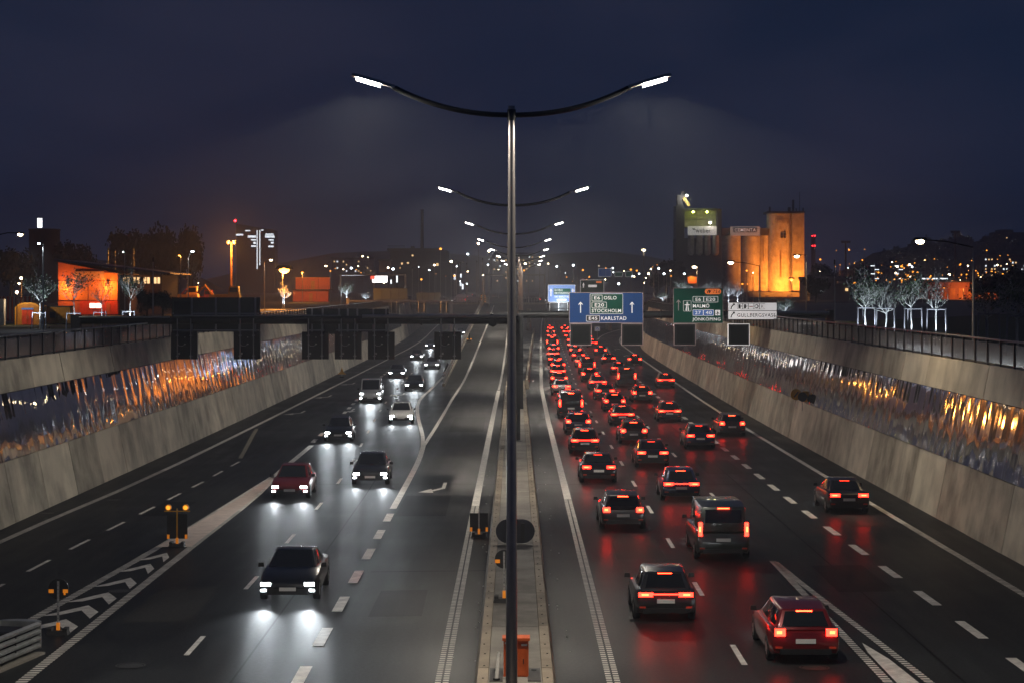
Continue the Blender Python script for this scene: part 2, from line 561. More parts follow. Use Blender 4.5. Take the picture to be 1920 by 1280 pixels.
wall_l = retaining_wall(-1, PL, 62, 640, 'left leaning concrete wall with a band of wavy mirror steel', 'glazed railing on top of the left wall of the cutting')
wall_r = retaining_wall(1, PR, 52, 620, 'right leaning concrete wall with a band of wavy mirror steel', 'glazed railing on top of the right wall of the cutting')

# ---------------------------------------------------------------- painted markings (each dash a piece of the road)
def ramp_z(Y):
    t = max(0.0, min(1.0, (Y - 198) / 262.0))
    e = 0.08
    if t < e: t2 = t * t / (2 * e)
    elif t > 1 - e: t2 = 1 - e - (1 - t) ** 2 / (2 * e)
    else: t2 = t - e / 2
    return 6.4 * t2 / (1 - e)

def strip(name, pts, w, m=M_PAINT, z=0.010, zf=None, rib=0.0, rib_to=0.0, parent=road, smooth=1, split=0.0):
    p = Path2(pts, smooth)
    mb = MB()
    def quad(a, b, u0, u1):
        vs = []
        for d in (a, b):
            c, t = p.at(d)
            n = Vector((t.y, -t.x))
            for u in (u0, u1):
                q = c + n * u
                vs.append((q.x, q.y, (zf(q.y) if zf else 0.0) + z))
        mb.add(vs, [(0, 1, 3, 2)])
    d = 0.0
    while d < p.L[-1] - 1e-4:
        Y = p.at(d)[0].y
        if rib and Y < rib_to:
            e = min(d + rib, p.L[-1])
            g = d + rib * 0.62
            if split:
                quad(d, g, -w / 2, -split / 2); quad(d, g, split / 2, w / 2)
                quad(d, e, -split / 2, split / 2) if random.random() < 0.0 else None
            else:
                quad(d, g, -w / 2, w / 2)
            d = e
        else:
            e = min(d + 4.0, p.L[-1])
            quad(d, e, -w / 2, w / 2)
            d = e
    return mb.build(name, m, parent)

def dashes(name, pts, w, y0, length, gap, y1, m=M_PAINT, zf=None):
    p = Path2(pts, 1)
    y = y0
    while y < y1:
        seg = [tuple(p.at(p.at_y(y))[0]), tuple(p.at(p.at_y(min(y + length, y1)))[0])]
        strip(name, seg, w, m, smooth=0, zf=zf)
        y += length + gap

# left carriageway
strip('edge_line', [(-20.2, 60), (-20.0, 80), (-19.0, 105), (-18.6, 143), (-18.2, 200), (-17.7, 278), (-17.3, 340), (-17.8, 400), (-19.5, 480), (-21, 560)], 0.30, rib=0.3, rib_to=110)
L2 = [(-17.5, 40), (-17.0, 70), (-15.9, 101), (-15.7, 113), (-15.6, 118)]
dashes('lane_dash', L2, 0.15, 58.8, 3, 3, 119)
strip('worn_line', [(-15.9, 118), (-16.6, 126), (-17.7, 138), (-18.1, 143)], 0.25, M_PAINT_OLD)
gl = [(-15.2, 44), (-14.3, 60.8), (-13.5, 77.3), (-12.95, 95), (-12.66, 106.5)]
gr_ = [(-12.3, 46), (-12.3, 77), (-12.2, 95), (-12.5, 106.5)]
strip('gore_line', gl, 0.30, rib=0.3, rib_to=90)
strip('gore_line', gr_, 0.30, rib=0.3, rib_to=90)
MB().add([(-13.62, 77.5, .013), (-12.30, 77.5, .013), (-12.22, 95, .013), (-12.5, 106, .013), (-12.68, 106, .013), (-12.92, 95, .013)], [(0, 1, 2, 3, 4, 5)]).build('gore_fill', M_PAINT_PINK, road)
strip('gore_line', [(-12.6, 106), (-12.75, 127.8)], 0.32)
dashes('lane_dash', [(-12.8, 128), (-13.0, 131.6), (-13.2, 150), (-14.2, 190), (-15.0, 225), (-15.3, 300), (-15.4, 400)], 0.30, 130.2, 3, 3, 262)
for (cx_, cy_) in ((300, 1042), (268, 1063), (230, 1090), (187, 1118), (148, 1143), (105, 1170)):
    x, y = G(cx_, cy_)
    hw = 0.36 + (77 - y) * 0.0215
    a, th = 0.9, 1.25
    MB().add([(x - hw - .2, y - 1.2, .012), (x + .1, y + a, .012), (x + hw, y - 0.4, .012), (x + hw, y - 0.4 - th, .012), (x + .1, y + a - th * .8, .012), (x - hw * .55, y - 1.0, .012)], [(0, 1, 4, 5), (1, 2, 3, 4)]).build('chevron', M_PAINT, road)
L4 = [(-8.8, 30), (-8.8, 85), (-9.0, 110), (-10.1, 140), (-10.9, 165), (-11.5, 190), (-12.0, 230), (-12.3, 300), (-12.8, 420)]
dashes('lane_dash', L4, 0.15, 54.6, 3, 9, 400)
L5 = [(-5.42, 30), (-5.42, 87), (-5.45, 91)]
dashes('lane_dash', L5, 0.32, 50.0, 3, 3, 90)
strip('edge_line', [(-5.45, 91), (-5.45, 105), (-5.5, 117), (-5.75, 128)], 0.30)
strip('edge_line', [(-5.75, 127), (-6.2, 137), (-7.2, 152), (-8.15, 169), (-8.5, 183), (-8.2, 200), (-8.0, 234), (-8.2, 280), (-8.9, 340), (-9.6, 420), (-10, 520)], 0.26)
strip('ramp_line', [(-5.7, 128), (-5.6, 150), (-5.6, 190), (-5.2, 232), (-4.95, 293), (-4.7, 350), (-4.6, 440)], 0.24, zf=ramp_z, z=0.02)
strip('edge_line', [(-1.84, 36), (-1.80, 95), (-1.72, 150), (-1.6, 198)], 0.34, rib=0.3, rib_to=92, split=0.05)
strip('ramp_line', [(-1.6, 198), (-1.3, 250), (-1.2, 330), (-1.2, 455)], 0.22, zf=ramp_z, z=0.02)

# right carriageway
R1 = [(2.45, 30), (2.45, 190), (3.0, 236), (4.3, 344), (7.3, 568), (9.5, 700)]
strip('edge_line', R1, 0.34, rib=0.3, rib_to=95, split=0.05)
PR1 = Path2(R1, 2)
def lane_off(Y): return PR1.x_at(Y) - 2.45
def off_pts(x, y0, y1): return [(x + lane_off(y), y) for y in [y0 + (y1 - y0) * i / 30 for i in range(31)]]
dashes('lane_dash', off_pts(5.98, 30, 640), 0.16, 53.2, 3, 9, 600)
dashes('lane_dash', off_pts(9.38, 60, 640), 0.16, 83.0, 3, 9, 560)
strip('gore_line', [(9.30, 44), (9.27, 73.5)], 0.24, rib=0.3, rib_to=90)
strip('gore_line', [(10.6, 44), (10.15, 55), (9.6, 66), (9.33, 73.3)], 0.22, rib=0.3, rib_to=90)
MB().add([(9.48, 45, .013), (10.3, 45, .013), (9.9, 54, .013), (9.6, 56.5, .013), (9.5, 55, .013)], [(0, 1, 2, 3, 4)]).build('gore_fill', M_PAINT, road)
dashes('lane_dash', [(13.3, 30), (13.15, 58), (12.75, 88), (12.75, 106), (12.85, 142), (12.9, 191), (13.6, 260), (14.5, 315), (15.5, 350)], 0.30, 51.2, 3, 3, 345)
strip('edge_line', [(16.35, 50), (16.3, 65), (16.2, 110), (16.2, 165), (16.8, 220), (18.0, 320), (18.6, 360), (20.4, 400), (23.5, 440), (31, 500), (40, 545)], 0.28, rib=0.3, rib_to=85)
gore = [(14.0, 352), (15.2, 380), (17.5, 420), (21.5, 460), (28, 510), (36, 550)]
strip('edge_line', gore, 0.28)
strip('edge_line', [(13.9, 350), (14.2, 420), (15.5, 520), (17.5, 640)], 0.25)
gs = MB()
pa, pb = Path2([(14.2, 360), (15.6, 390), (18, 426), (22, 466), (28, 512)], 2), Path2([(14.15, 360), (14.3, 420), (15.7, 520)], 2)
vs, fs = [], []
for i in range(16):
    y = 362 + i * 9.5
    vs += [(pb.x_at(y) + 0.4, y, 0.03), (max(pa.x_at(y) - 0.5, pb.x_at(y) + 0.45), y, 0.03)]
    if i: fs.append((2 * i - 2, 2 * i - 1, 2 * i + 1, 2 * i))
gs.add(vs, fs).build('grass_verge', M_GRASS, kind='structure')

def arrow(px, py, turn=0, zf=None, m=M_PAINT, flip=1):
    "lane arrow as seen by the driver, stretched along the road; flip=-1 faces the camera side"
    x, y = G(px, py)
    s = flip
    mb = MB()
    mb.add([(x - .09, y - 2.4 * s, .012), (x + .09, y - 2.4 * s, .012), (x + .09, y + .6 * s, .012), (x - .09, y + .6 * s, .012)], [(0, 1, 2, 3)])
    if turn == 0:
        mb.add([(x - .38, y + .6 * s, .012), (x + .38, y + .6 * s, .012), (x, y + 2.6 * s, .012)], [(0, 1, 2)])
    else:
        t = turn
        mb.add([(x - .09 * t, y + .6 * s, .012), (x + .09 * t, y + .2 * s, .012), (x + .55 * t, y + 1.5 * s, .012), (x + .45 * t, y + 2.0 * s, .012)], [(0, 1, 2, 3)])
        mb.add([(x + .40 * t, y + 2.7 * s, .012), (x + .58 * t, y + .8 * s, .012), (x + 1.15 * t, y + 2.5 * s, .012)], [(0, 1, 2)])
    mb.build('lane_arrow', m, road)
for a in ((566, 773), (617, 743), (662, 719)): arrow(*a, turn=-1, flip=-1)
for a in ((741, 768), (660, 769)): arrow(*a, turn=0, flip=-1)
arrow(756, 739, turn=-1, flip=-1)
arrow(832, 913, turn=-1, flip=-1)
for a in ((1153, 655), (1170, 667), (1188, 683)): arrow(*a, turn=1)

# manhole covers, tar seams and crumbs of litter
M_IRON = mat('cast_iron', (0.07, 0.068, 0.064), 0.5, metal=0.5, var=0.4, scale=9)
for (px, py, r) in ((245, 1248, .40), (225, 1108, .38), (1527, 1252, .40), (87, 962, .34), (213, 937, .34), (1290, 1010, .34)):
    x, y = G(px, py)
    mb = MB()
    for (ra, rb, z0, z1) in ((r * .86, r, .004, .024), (0, r * .8, .003, .016)):
        vs = []
        for k in range(20):
            t = 2 * math.pi * k / 20
            vs += [(x + ra * math.cos(t), y + ra * math.sin(t), z1), (x + rb * math.cos(t), y + rb * math.sin(t), z1)]
        mb.add(vs, [(2 * k, 2 * k + 1, 2 * ((k + 1) % 20) + 1, 2 * ((k + 1) % 20)) for k in range(20)])
    mb.build('manhole_cover', M_IRON, road)
M_PATCH = [asphalt('patch_dark', (0.013, 0.014, 0.015), 0.45, 0.06), asphalt('patch_pale', (0.044, 0.044, 0.043), 0.5, 0.06)]
for k, (x, y, w, l_) in enumerate(((-3.6, 61, 1.6, 5.5), (-10.6, 60, 2.0, 7), (-4.1, 88, 2.2, 9), (4.6, 74, 1.8, 6), (11.4, 66, 1.9, 6.5), (14.6, 84, 1.6, 8), (-15.4, 88, 1.5, 6), (7.7, 118, 2.4, 12), (-3.4, 140, 2.4, 16), (11.2, 108, 2.0, 9))):
    MB().add([(x - w / 2, y, .004), (x + w / 2, y + .15, .004), (x + w / 2 - .05, y + l_, .004), (x - w / 2 + .04, y + l_ - .2, .004)], [(0, 1, 2, 3)]).build('asphalt_patch', M_PATCH[k % 2], road)
M_TAR = mat('tar_seam', (0.009, 0.009, 0.010), 0.45, var=0.3, spec=0.02)
for y, x0, x1 in ((102.5, -12, -0.9), (71, -5, -0.9), (102.5, 1.0, 12.0), (131, -17, -13)):
    strip('tar_seam', [(x0, y - 0.3), (x0 * .5 + x1 * .5, y + .1), (x1, y)], 0.22, M_TAR, z=0.007)
strip('tar_seam', [(-7.1, 40), (-7.05, 90), (-7.3, 120)], 0.06, M_TAR, z=0.006)
strip('tar_seam', [(11.2, 40), (11.2, 100), (11.1, 180)], 0.06, M_TAR, z=0.006)
lit = MB()
for _ in range(60):
    y = random.uniform(46, 120); x = random.choice((-1, 1)) * random.uniform(0.95, 1.7)
    lit.sphere((x, y, 0.01), random.uniform(0.012, 0.04), 5, 4, 0.6)
lit.build('litter', mat('litter_white', (0.6, 0.6, 0.58), 0.7), label='scattered pale crumbs and paper scraps beside the median', cat='litter', kind='stuff')

# ---------------------------------------------------------------- median of slabs with kerb caps
med = thing('median_barrier', 'raised pale concrete median strip running under the lamp masts', 'median', (0, 0, 0))
MH = 0.8
y = 36.4
while y < 200:
    e = min(y + 18.0, 200)
    f = lambda yy: 1.0 if yy < 160 else 1.0 - (yy - 160) / 40 * 0.25
    MB().prism([(-0.62, 0), (0.62, 0), (0.62, MH), (-0.62, MH)], y + 0.02, e - 0.02).build('slab', M_MED, med)
    for s in (-1, 1):
        yy = y
        while yy < e - 0.1:
            ee = min(yy + 6.0, e)
            MB().prism([(s * 0.63, 0), (s * 1.02, 0), (s * 0.90, 0.35), (s * 0.875, MH + .03), (s * 0.63, MH + .03)], yy + 0.012, ee - 0.025).build('kerb_cap', M_KERB, med)
            yy = ee
    y = e
bolt = MB()
for s in (-1, 1):
    for i in range(90):
        bolt.box((s * (0.76 + random.uniform(-.03, .03)), 44 + i * 1.5 + random.uniform(0, .3), MH + 0.036), (0.045, 0.05, 0.012))
bolt.build('lifting_sockets', M_JOINT, med, kind='stuff')
# right hand low wall that carries on past the median
lowr = thing('low_barrier', 'low concrete barrier following the fast lane beyond the median', 'barrier', (0, 0, 0))
for i in range(24):
    ya, yb = 200 + i * 11, 211 + i * 11
    xa, xb = 1.0 + lane_off(ya) * 0.95, 1.0 + lane_off(yb) * 0.95
    MB().add([(xa - .3, ya + .02, 0), (xa + .22, ya + .02, 0), (xa + .1, ya + .02, .9), (xa - .12, ya + .02, .9),
              (xb - .3, yb - .02, 0), (xb + .22, yb - .02, 0), (xb + .1, yb - .02, .9), (xb - .12, yb - .02, .9)],
             [(0, 1, 2, 3), (7, 6, 5, 4), (0, 4, 5, 1), (1, 5, 6, 2), (2, 6, 7, 3), (3, 7, 4, 0)]).build('barrier_block', M_KERB, lowr)

# ---------------------------------------------------------------- ramp up to the bridge
rb = MB(); vs, fs = [], []
ry = [196 + i * 6 for i in range(47)]
for i, y in enumerate(ry):
    z = ramp_z(y) + 0.008
    vs += [(-7.05, y, z), (-0.75, y, z), (-7.05, y, -0.05), (-0.75, y, -0.05)]
    if i:
        a, b = 4 * i - 4, 4 * i
        fs += [(a, a + 1, b + 1, b)]
rb.add(vs, fs).build('ramp_road', M_RAMP, kind='structure')
for side, x, lab in ((-1, -7.05, 'concrete side wall carrying the left edge of the rising ramp'), (1, -0.75, 'concrete side wall carrying the right edge of the rising ramp')):
    rw = thing('ramp_wall', lab, 'wall', (0, 0, 0))
    for i in range(44):
        ya, yb = 205 + i * 6, 211 + i * 6
        za, zb = ramp_z(ya) + 0.25, ramp_z(yb) + 0.25
        xo = x + side * 0.28
        v = [(x, ya + .01, -.02), (xo, ya + .01, -.02), (xo, ya + .01, za), (x, ya + .01, za), (x, yb - .01, -.02), (xo, yb - .01, -.02), (xo, yb - .01, zb), (x, yb - .01, zb)]
        MB().add(v, [(0, 1, 2, 3), (7, 6, 5, 4), (0, 4, 5, 1), (1, 5, 6, 2), (2, 6, 7, 3), (3, 7, 4, 0)]).build('wall_block', M_CONC, rw)
    g = thing('guard_rail', 'steel guard rail along the %s edge of the rising ramp' % ('left' if side < 0 else 'right'), 'guard rail', (0, 0, 0))
    xs = x + side * 0.14
    for i in range(66):
        y = 206 + i * 4
        MB().box((xs, y, ramp_z(y) + 0.25 + 0.42), (0.08, 0.12, 0.85)).build('post', M_GALV, g)
    for hz in (0.45, 0.82):
        vs, fs = [], []
        for i in range(34):
            y = 204 + i * 8
            z = ramp_z(y) + 0.25 + hz
            vs += [(xs - .06, y, z - .09), (xs + .06, y, z - .09), (xs + .06, y, z + .09), (xs - .06, y, z + .09)]
            if i:
                a = 4 * i - 4
                fs += [(a + k, a + (k + 1) % 4, a + 4 + (k + 1) % 4, a + 4 + k) for k in range(4)]
        MB().add(vs, fs).build('beam', M_GALV, g)

# ---------------------------------------------------------------- flyover across the cutting
br = thing('road_bridge', 'low road bridge crossing the cutting in the distance', 'bridge', (0, 480, 0))
MB().box((8, 0, 5.65), (96, 20, 1.1)).build('girder', mat('bridge_concrete', (0.20, 0.20, 0.215), 0.7, var=0.2, scale=0.3), br)
MB().box((8, 0, 6.28), (97, 21.5, 0.16)).build('deck_slab', M_RAMP, br)
MB().box((8, -10.85, 6.30), (97, 0.35, 0.42)).build('edge_beam', M_CONC, br)
me_ = MB().box((0, 0, 0.55), (0.06, 0.06, 1.1)).mesh('baluster'); me_.materials.append(M_GALV)
for i in range(160):
    x = -40 + i * 0.6
    if -7.2 < x < -0.6: continue
    link('baluster', me_, None, br, loc=(x, -10.85, 6.5))
for a, b in ((-40, -7.3), (-0.6, 56)):
    MB().tube([(a, -10.85, 7.6), (b, -10.85, 7.6)], 0.05, 6).build('handrail', M_GALV, br)
for x in (-16.5, -0.2, 3.2, 22):
    for yy in (-6, 6):
        MB().tube([(x, yy, 0), (x, yy, 5.1)], 0.5, 12).build('column', M_CONC, br, smooth=40)
# ================================================================== lamp masts on the median
C_LED = (1.0, 0.90, 0.76)
C_COOL = (0.78, 0.90, 1.0)
C_SOD = (1.0, 0.36, 0.06)
C_WARM = (1.0, 0.72, 0.40)
E_LED = emit('led_lens', (1.0, 0.93, 0.82), 150.0)
E_COOL = emit('cool_lens', (0.80, 0.92, 1.0), 20.0)
E_SOD = emit('sodium_lens', (1.0, 0.32, 0.03), 4.0)
E_WARM = emit('warm_lens', (1.0, 0.76, 0.45), 30.0)
E_REDL = emit('red_beacon', (1.0, 0.02, 0.03), 30.0)
LAMP_W = 3400.0

def twin_arm():
    pts = []
    for i in range(25):
        u = -1 + 2 * i / 24
        pts.append((u * 2.62, 0, 13.62 + 0.62 * abs(u) ** 2.2))
    return MB().tube(pts, 0.058, 8)
def head_mb(s):
    mb = MB()
    a, b = Vector((s * 2.55, 0, 14.22)), Vector((s * 3.52, 0, 14.50))
    d = (b - a)
    vs, fs = [], []
    prof = ((0, .05, .05), (.14, .09, .055), (.3, .17, .06), (.75, .19, .06), (.95, .14, .05), (1, .06, .03))
    for t, w, h in prof:
        c = a + d * t
        vs += [(c.x, -w, c.z - .02), (c.x, w, c.z - .02), (c.x, w * .7, c.z + h), (c.x, -w * .7, c.z + h)]
    for i in range(len(prof) - 1):
        fs += [(4 * i + k, 4 * i + (k + 1) % 4, 4 * i + 4 + (k + 1) % 4, 4 * i + 4 + k) for k in range(4)]
    fs += [(3, 2, 1, 0), (4 * len(prof) - 4, 4 * len(prof) - 3, 4 * len(prof) - 2, 4 * len(prof) - 1)]
    return mb.add(vs, fs)
def lens_mb(s):
    a, b = Vector((s * 2.90, 0, 14.287)), Vector((s * 3.42, 0, 14.437))
    vs = [(a.x, -.15, a.z), (a.x, .15, a.z), (b.x, .13, b.z), (b.x, -.13, b.z)]
    vs += [(x, y * .8, z - .05) for x, y, z in vs]
    return MB().add(vs, [(0, 1, 2, 3), (7, 6, 5, 4), (0, 4, 5, 1), (1, 5, 6, 2), (2, 6, 7, 3), (3, 7, 4, 0)])
proto = None
MASTS = [45.0, 94.0, 143.5, 192.0, 241.0, 290.0, 339.0, 388.0]
words = ['nearest tall twin-arm lamp mast in front of the orange cabinet', 'second twin-arm lamp mast along the median', 'third twin-arm lamp mast along the median', 'fourth twin-arm lamp mast along the median', 'fifth twin-arm lamp mast along the median', 'sixth twin-arm lamp mast along the median', 'seventh twin-arm lamp mast along the median', 'farthest twin-arm lamp mast before the bridge']
for i, Y in enumerate(MASTS):
    base = 0.8 if Y < 200 else 0.0
    if proto is None:
        t = thing('lamp_mast', words[0], 'street lamp', (0, 0, 0), group='twin-arm lamp masts on the median')
        MB().tube([(0, 0, 0), (0, 0, 6), (0, 0, 13.82)], [0.135, 0.11, 0.072], 16).build('mast', M_POLE, t, smooth=40)
        twin_arm().build('arm', M_DARK, t, smooth=40)
        MB().box((0, 0, 0.03), (0.5, 0.5, 0.06)).build('base_plate', M_GALV, t)
        MB().tube([(0, 0, 13.50), (0, 0, 13.74)], 0.095, 12).build('collar', M_DARK, t, smooth=40)
        for s in (-1, 1):
            hd = head_mb(s).build('lamp_head', M_GALV, t, smooth=30)
            lens_mb(s).build('lens', E_LED, hd)
            lamp_light('lamp_light', 'SPOT', LAMP_W, C_LED, hd, (s * 3.2, 0, 14.25), (0, s * R(3), 0), 0.18, 153, 0.15)
        proto = t
    else:
        t = copy_tree(proto)
        t['label'] = words[i]
    t.location = (-0.08, Y, 0.0)
    if Y > 200:
        t.location.x = 0.15 + lane_off(Y) * 0.5

# ================================================================== street lamps beside the cutting and far away
def street_lamp(label, x, y, Y, lens, col=None, power=0.0, pole_x=None, pole_top=None, size=0.16, zb=Z_TOP, group=None, kind='arm', pr=0.07, polemat=None):
    "lamp head at pixel x, y; pole at pixel pole_x"
    h = P(x, y, Y)
    px = P(pole_x, y, Y).x if pole_x is not None else h.x
    pt = P(x, pole_top, Y).z if pole_top is not None else h.z + (0.0 if kind == 'arm' else -0.1)
    t = thing('street_lamp', label, 'street lamp', (px, Y, zb), group=group)
    MB().tube([(0, 0, 0), (0, 0, pt - zb)], [pr, pr * 0.6], 8).build('pole', polemat or M_GALV, t, smooth=40)
    dx = h.x - px
    if abs(dx) > 0.25:
        MB().tube([(0, 0, pt - zb - .05), (dx * .5, 0, (pt + h.z) / 2 - zb + .1), (dx, 0, h.z - zb + .08)], pr * .5, 6).build('arm', M_DARK, t, smooth=40)
    sg = 1 if dx >= 0 else -1
    hb = MB().box((dx, 0, h.z - zb + size * .55), (size * 3.4, size * 1.6, size * .7), taper=0.7).build('lamp_head', M_DARK, t)
    MB().sphere((dx, 0, h.z - zb), size, 10, 6, 0.62).build('lens', lens, hb, smooth=60)
    if power:
        lamp_light('lamp_light', 'SPOT' if lens in (E_WARM, E_COOL, E_LED) else 'POINT', power, col, hb, (dx, -0.05, h.z - zb - size * 0.9), size=size, angle=140, blend=.5)
    return t

# roadside lamps on the two upper streets
street_lamp('street lamp with a long arm over the right wall', 1725, 453, 92, E_WARM, C_WARM, 900, pole_x=1825, pole_top=462, size=.20)
street_lamp('street lamp with a dark curved arm left of the orange silos', 1370, 493, 168, E_WARM, C_WARM, 1100, pole_x=1424, pole_top=498, size=.22)
street_lamp('street lamp glowing in front of the orange silo tower', 1494, 481, 205, E_WARM, C_WARM, 1200, pole_x=1512, pole_top=478, size=.25)
street_lamp('short street lamp left of the green direction sign', 1302, 501, 260, E_WARM, C_WARM, 900, size=.28, pole_x=1307)
street_lamp('tall lamp with an orange tinted pole right of the blue sign', 1207, 469, 330, E_WARM, C_WARM, 700, size=.28, pole_x=1207)
street_lamp('street lamp at the far left edge over the parked yellow hut', 38, 440, 120, E_WARM, C_LED, 700, pole_x=-8, size=.16)
street_lamp('slim white lamp post rising beside the leftmost lit tree', 73, 457, 165, E_COOL, C_COOL, 700, pole_x=81, size=.12)
street_lamp('slim dim lamp post at the roof of the orange building', 231, 473, 230, E_COOL, C_COOL, 0, pole_x=234, size=.08)
street_lamp('white street lamp in front of the dark tree group', 361, 472, 230, E_COOL, C_LED, 800, pole_x=353, pole_top=483, size=.18)
street_lamp('small orange lamp on a rust coloured post by the tall trees', 336, 479, 260, E_SOD, C_SOD, 500, pole_x=339, pole_top=480, size=.14)
street_lamp('white street lamp left of the big orange floodlight', 508, 488, 300, E_WARM, C_LED, 800, pole_x=496, pole_top=492, size=.22)
street_lamp('white lamp leaning from a pole behind the red cabins', 611, 499, 420, E_WARM, C_LED, 700, pole_x=619, pole_top=490, size=.24)
fl = street_lamp('bright orange floodlight blazing beside the red cabins', 533, 507, 330, emit('flood_lens', (1.0, 0.42, 0.06), 14.0), C_SOD, 16000, size=.85, pole_x=530)
cbl = street_lamp('small orange lamp standing in front of the red cabins', 567, 511, 484, E_SOD, C_SOD, 9000, size=.35)
fl2 = street_lamp('orange floodlight at the foot of the orange silo', 1484, 524, 560, emit('flood_lens_far', (1.0, 0.40, 0.05), 4.0), C_SOD, 2500, size=.55)
tw = thing('floodlight_mast', 'orange lit mast carrying two sodium floodlights on the left', 'floodlight', (P(434, 455, 300).x, 300, Z_TOP))
MB().tube([(0, 0, 0), (0, 0, P(0, 455, 300).z - Z_TOP)], [.22, .14], 8).build('mast', mat('rusty_mast', (0.35, 0.17, 0.08), 0.6), tw, smooth=40)
for dx in (-.45, .45):
    hh = MB().box((dx, 0, P(0, 453, 300).z - Z_TOP), (.5, .35, .22)).build('lamp_head', M_DARK, tw)
    MB().sphere((dx, -.2, P(0, 455, 300).z - Z_TOP - .05), .24, 10, 6).build('lens', E_SOD, hh, smooth=60)
lamp_light('lamp_light', 'POINT', 12000, C_SOD, tw, (0, -.9, P(0, 456, 300).z - Z_TOP), size=.3)

def bare_pole(label, x, ytop, Y, m=M_GALV, r=.06, base=Z_TOP, cat='pole'):
    t = thing('slim_pole', label, cat, (P(x, 0, Y).x, Y, base))
    h = P(x, ytop, Y).z - base
    MB().tube([(0, 0, 0), (0, 0, h)], [r, r * .6], 8).build('shaft', m, t, smooth=40)
    MB().tube([(0, 0, h - .25), (0, 0, h + .06)], r * .9, 8).build('cap', M_DARK, t, smooth=40)
bare_pole('bare slim pole rising behind the right railing near the lit trees', 1565, 489, 130)
bare_pole('bare slim pole standing in front of the orange building end', 287, 485, 150)
bare_pole('bare flag pole behind the roof of the orange building', 203, 467, 290, r=.05)
bare_pole('second bare flag pole behind the orange building roof', 216, 465, 292, r=.05)
bare_pole('third bare flag pole nearest the purple flag', 251, 467, 288, r=.05)

# distant lamps: many small points of light on posts
far = [
 (826, 467, 480, 's'), (846, 491, 430, 'w'), (897, 457, 520, 'w'), (877, 477, 640, 'c'), (917, 471, 380, 'w'), (856, 500, 520, 'c'), (805, 507, 460, 'c'), (785, 501, 520, 'c'),
 (737, 505, 560, 'c'), (680, 481, 620, 'w'), (690, 483, 620, 'w'), (935, 506, 700, 'w'), (917, 487, 900, 'c'), (915, 497, 800, 'c'), (1012, 482, 520, 'w'), (1028, 495, 560, 'w'),
 (1075, 498, 640, 'c'), (1093, 507, 700, 's'), (1136, 503, 640, 's'), (1105, 520, 760, 's'), (1183, 506, 700, 's'), (1194, 508, 720, 's'), (1216, 514, 520, 'w'), (1235, 504, 560, 'c'),
 (1245, 514, 480, 'c'), (1257, 508, 430, 'w'), (1283, 514, 380, 'c'), (1224, 501, 800, 's'), (1258, 518, 620, 's'), (1400, 508, 420, 's'), (1412, 512, 420, 'w'), (1392, 533, 480, 's'),
 (1401, 533, 480, 's'), (1208, 531, 600, 'w'), (1568, 470, 900, 's'), (1592, 469, 900, 's'), (1621, 468, 900, 's'), (1538, 487, 700, 's'), (1575, 497, 800, 's'), (1602, 494, 800, 's'),
 (1735, 488, 1000, 's'), (1752, 486, 1000, 's'), (1850, 470, 900, 's'), (1875, 480, 900, 's'), (1890, 479, 900, 's'), (1798, 521, 700, 's'), (1785, 528, 720, 's'), (1805, 528, 700, 's'),
 (1812, 522, 740, 's'), (1839, 521, 600, 'w'), (1745, 518, 800, 's'), (1730, 530, 700, 's'), (1690, 500, 900, 's'), (1670, 501, 900, 's'), (1653, 498, 900, 's'), (1590, 503, 800, 'c'),
 (1640, 505, 820, 'c'), (1710, 501, 880, 'c'), (1822, 531, 640, 's'), (1770, 540, 560, 's'), (668, 506, 700, 's'), (677, 512, 700, 's'), (40, 522, 260, 'w'), (36, 532, 250, 'w'),
 (372, 531, 520, 'w'), (1128, 540, 640, 'w'), (1060, 512, 700, 'c'), (1150, 511, 700, 'c'), (1170, 509, 760, 'w'), (1044, 500, 620, 'c'), (960, 500, 720, 'c'), (985, 495, 680, 'w'),
]
_g = random.Random(21)
for _ in range(46):
    far.append((_g.uniform(610, 1262), _g.uniform(496, 533), _g.uniform(650, 1000), _g.choice('sswwc')))
for _ in range(34):
    far.append((_g.uniform(1530, 1915), _g.uniform(486, 533), _g.uniform(700, 1150), _g.choice('sssw')))
for _ in range(70):
    far.append((_g.uniform(1640, 1918), _g.triangular(482, 536, 525), _g.uniform(800, 1200), _g.choice('sssssw')))
LENS = {'s': E_SOD, 'w': E_WARM, 'c': E_COOL}
CNAME = {'s': 'orange', 'w': 'warm white', 'c': 'cold white'}
ORD = ['first', 'second', 'third', 'fourth', 'fifth', 'sixth', 'seventh', 'eighth', 'ninth', 'tenth', 'eleventh', 'twelfth', 'thirteenth', 'fourteenth', 'fifteenth', 'sixteenth', 'seventeenth', 'eighteenth', 'nineteenth', 'twentieth'] + ['%d%s' % (i, {1: 'st', 2: 'nd', 3: 'rd'}.get(i % 10, 'th')) for i in range(21, 140)]
ZONES = [(-100, 600, 'beyond the left wall'), (600, 958, 'in the distance left of the nearest mast'), (958, 1268, 'in the distance between mast and silos'), (1268, 1520, 'below the silos'), (1520, 1700, 'right of the silos'), (1700, 2000, 'on the right hillside')]
count = {}
for x, y, Y, c in sorted(far):
    h = P(x, y, Y)
    zone = [z for z in ZONES if z[0] <= x < z[1]][0][2]
    k = count.get((zone, c), 0); count[(zone, c)] = k + 1
    t = thing('distant_lamp', '%s %s street lamp from the left %s' % (ORD[k], CNAME[c], zone), 'street lamp', (h.x, Y, Z_TOP), group='small lamps ' + zone)
    hgt = max(1.5, h.z - Z_TOP)
    MB().tube([(0, 0, 0), (0, 0, hgt)], [.10, .07], 6).build('pole', M_GALV, t)
    r = (0.00036 * Y + 0.06) * (0.35 + 0.95 * ((x * 7.31 + y * 3.7) % 1.0))
    MB().sphere((0, -.05, hgt), r, 8, 5, 0.8).build('lens', LENS[c], t, smooth=60)
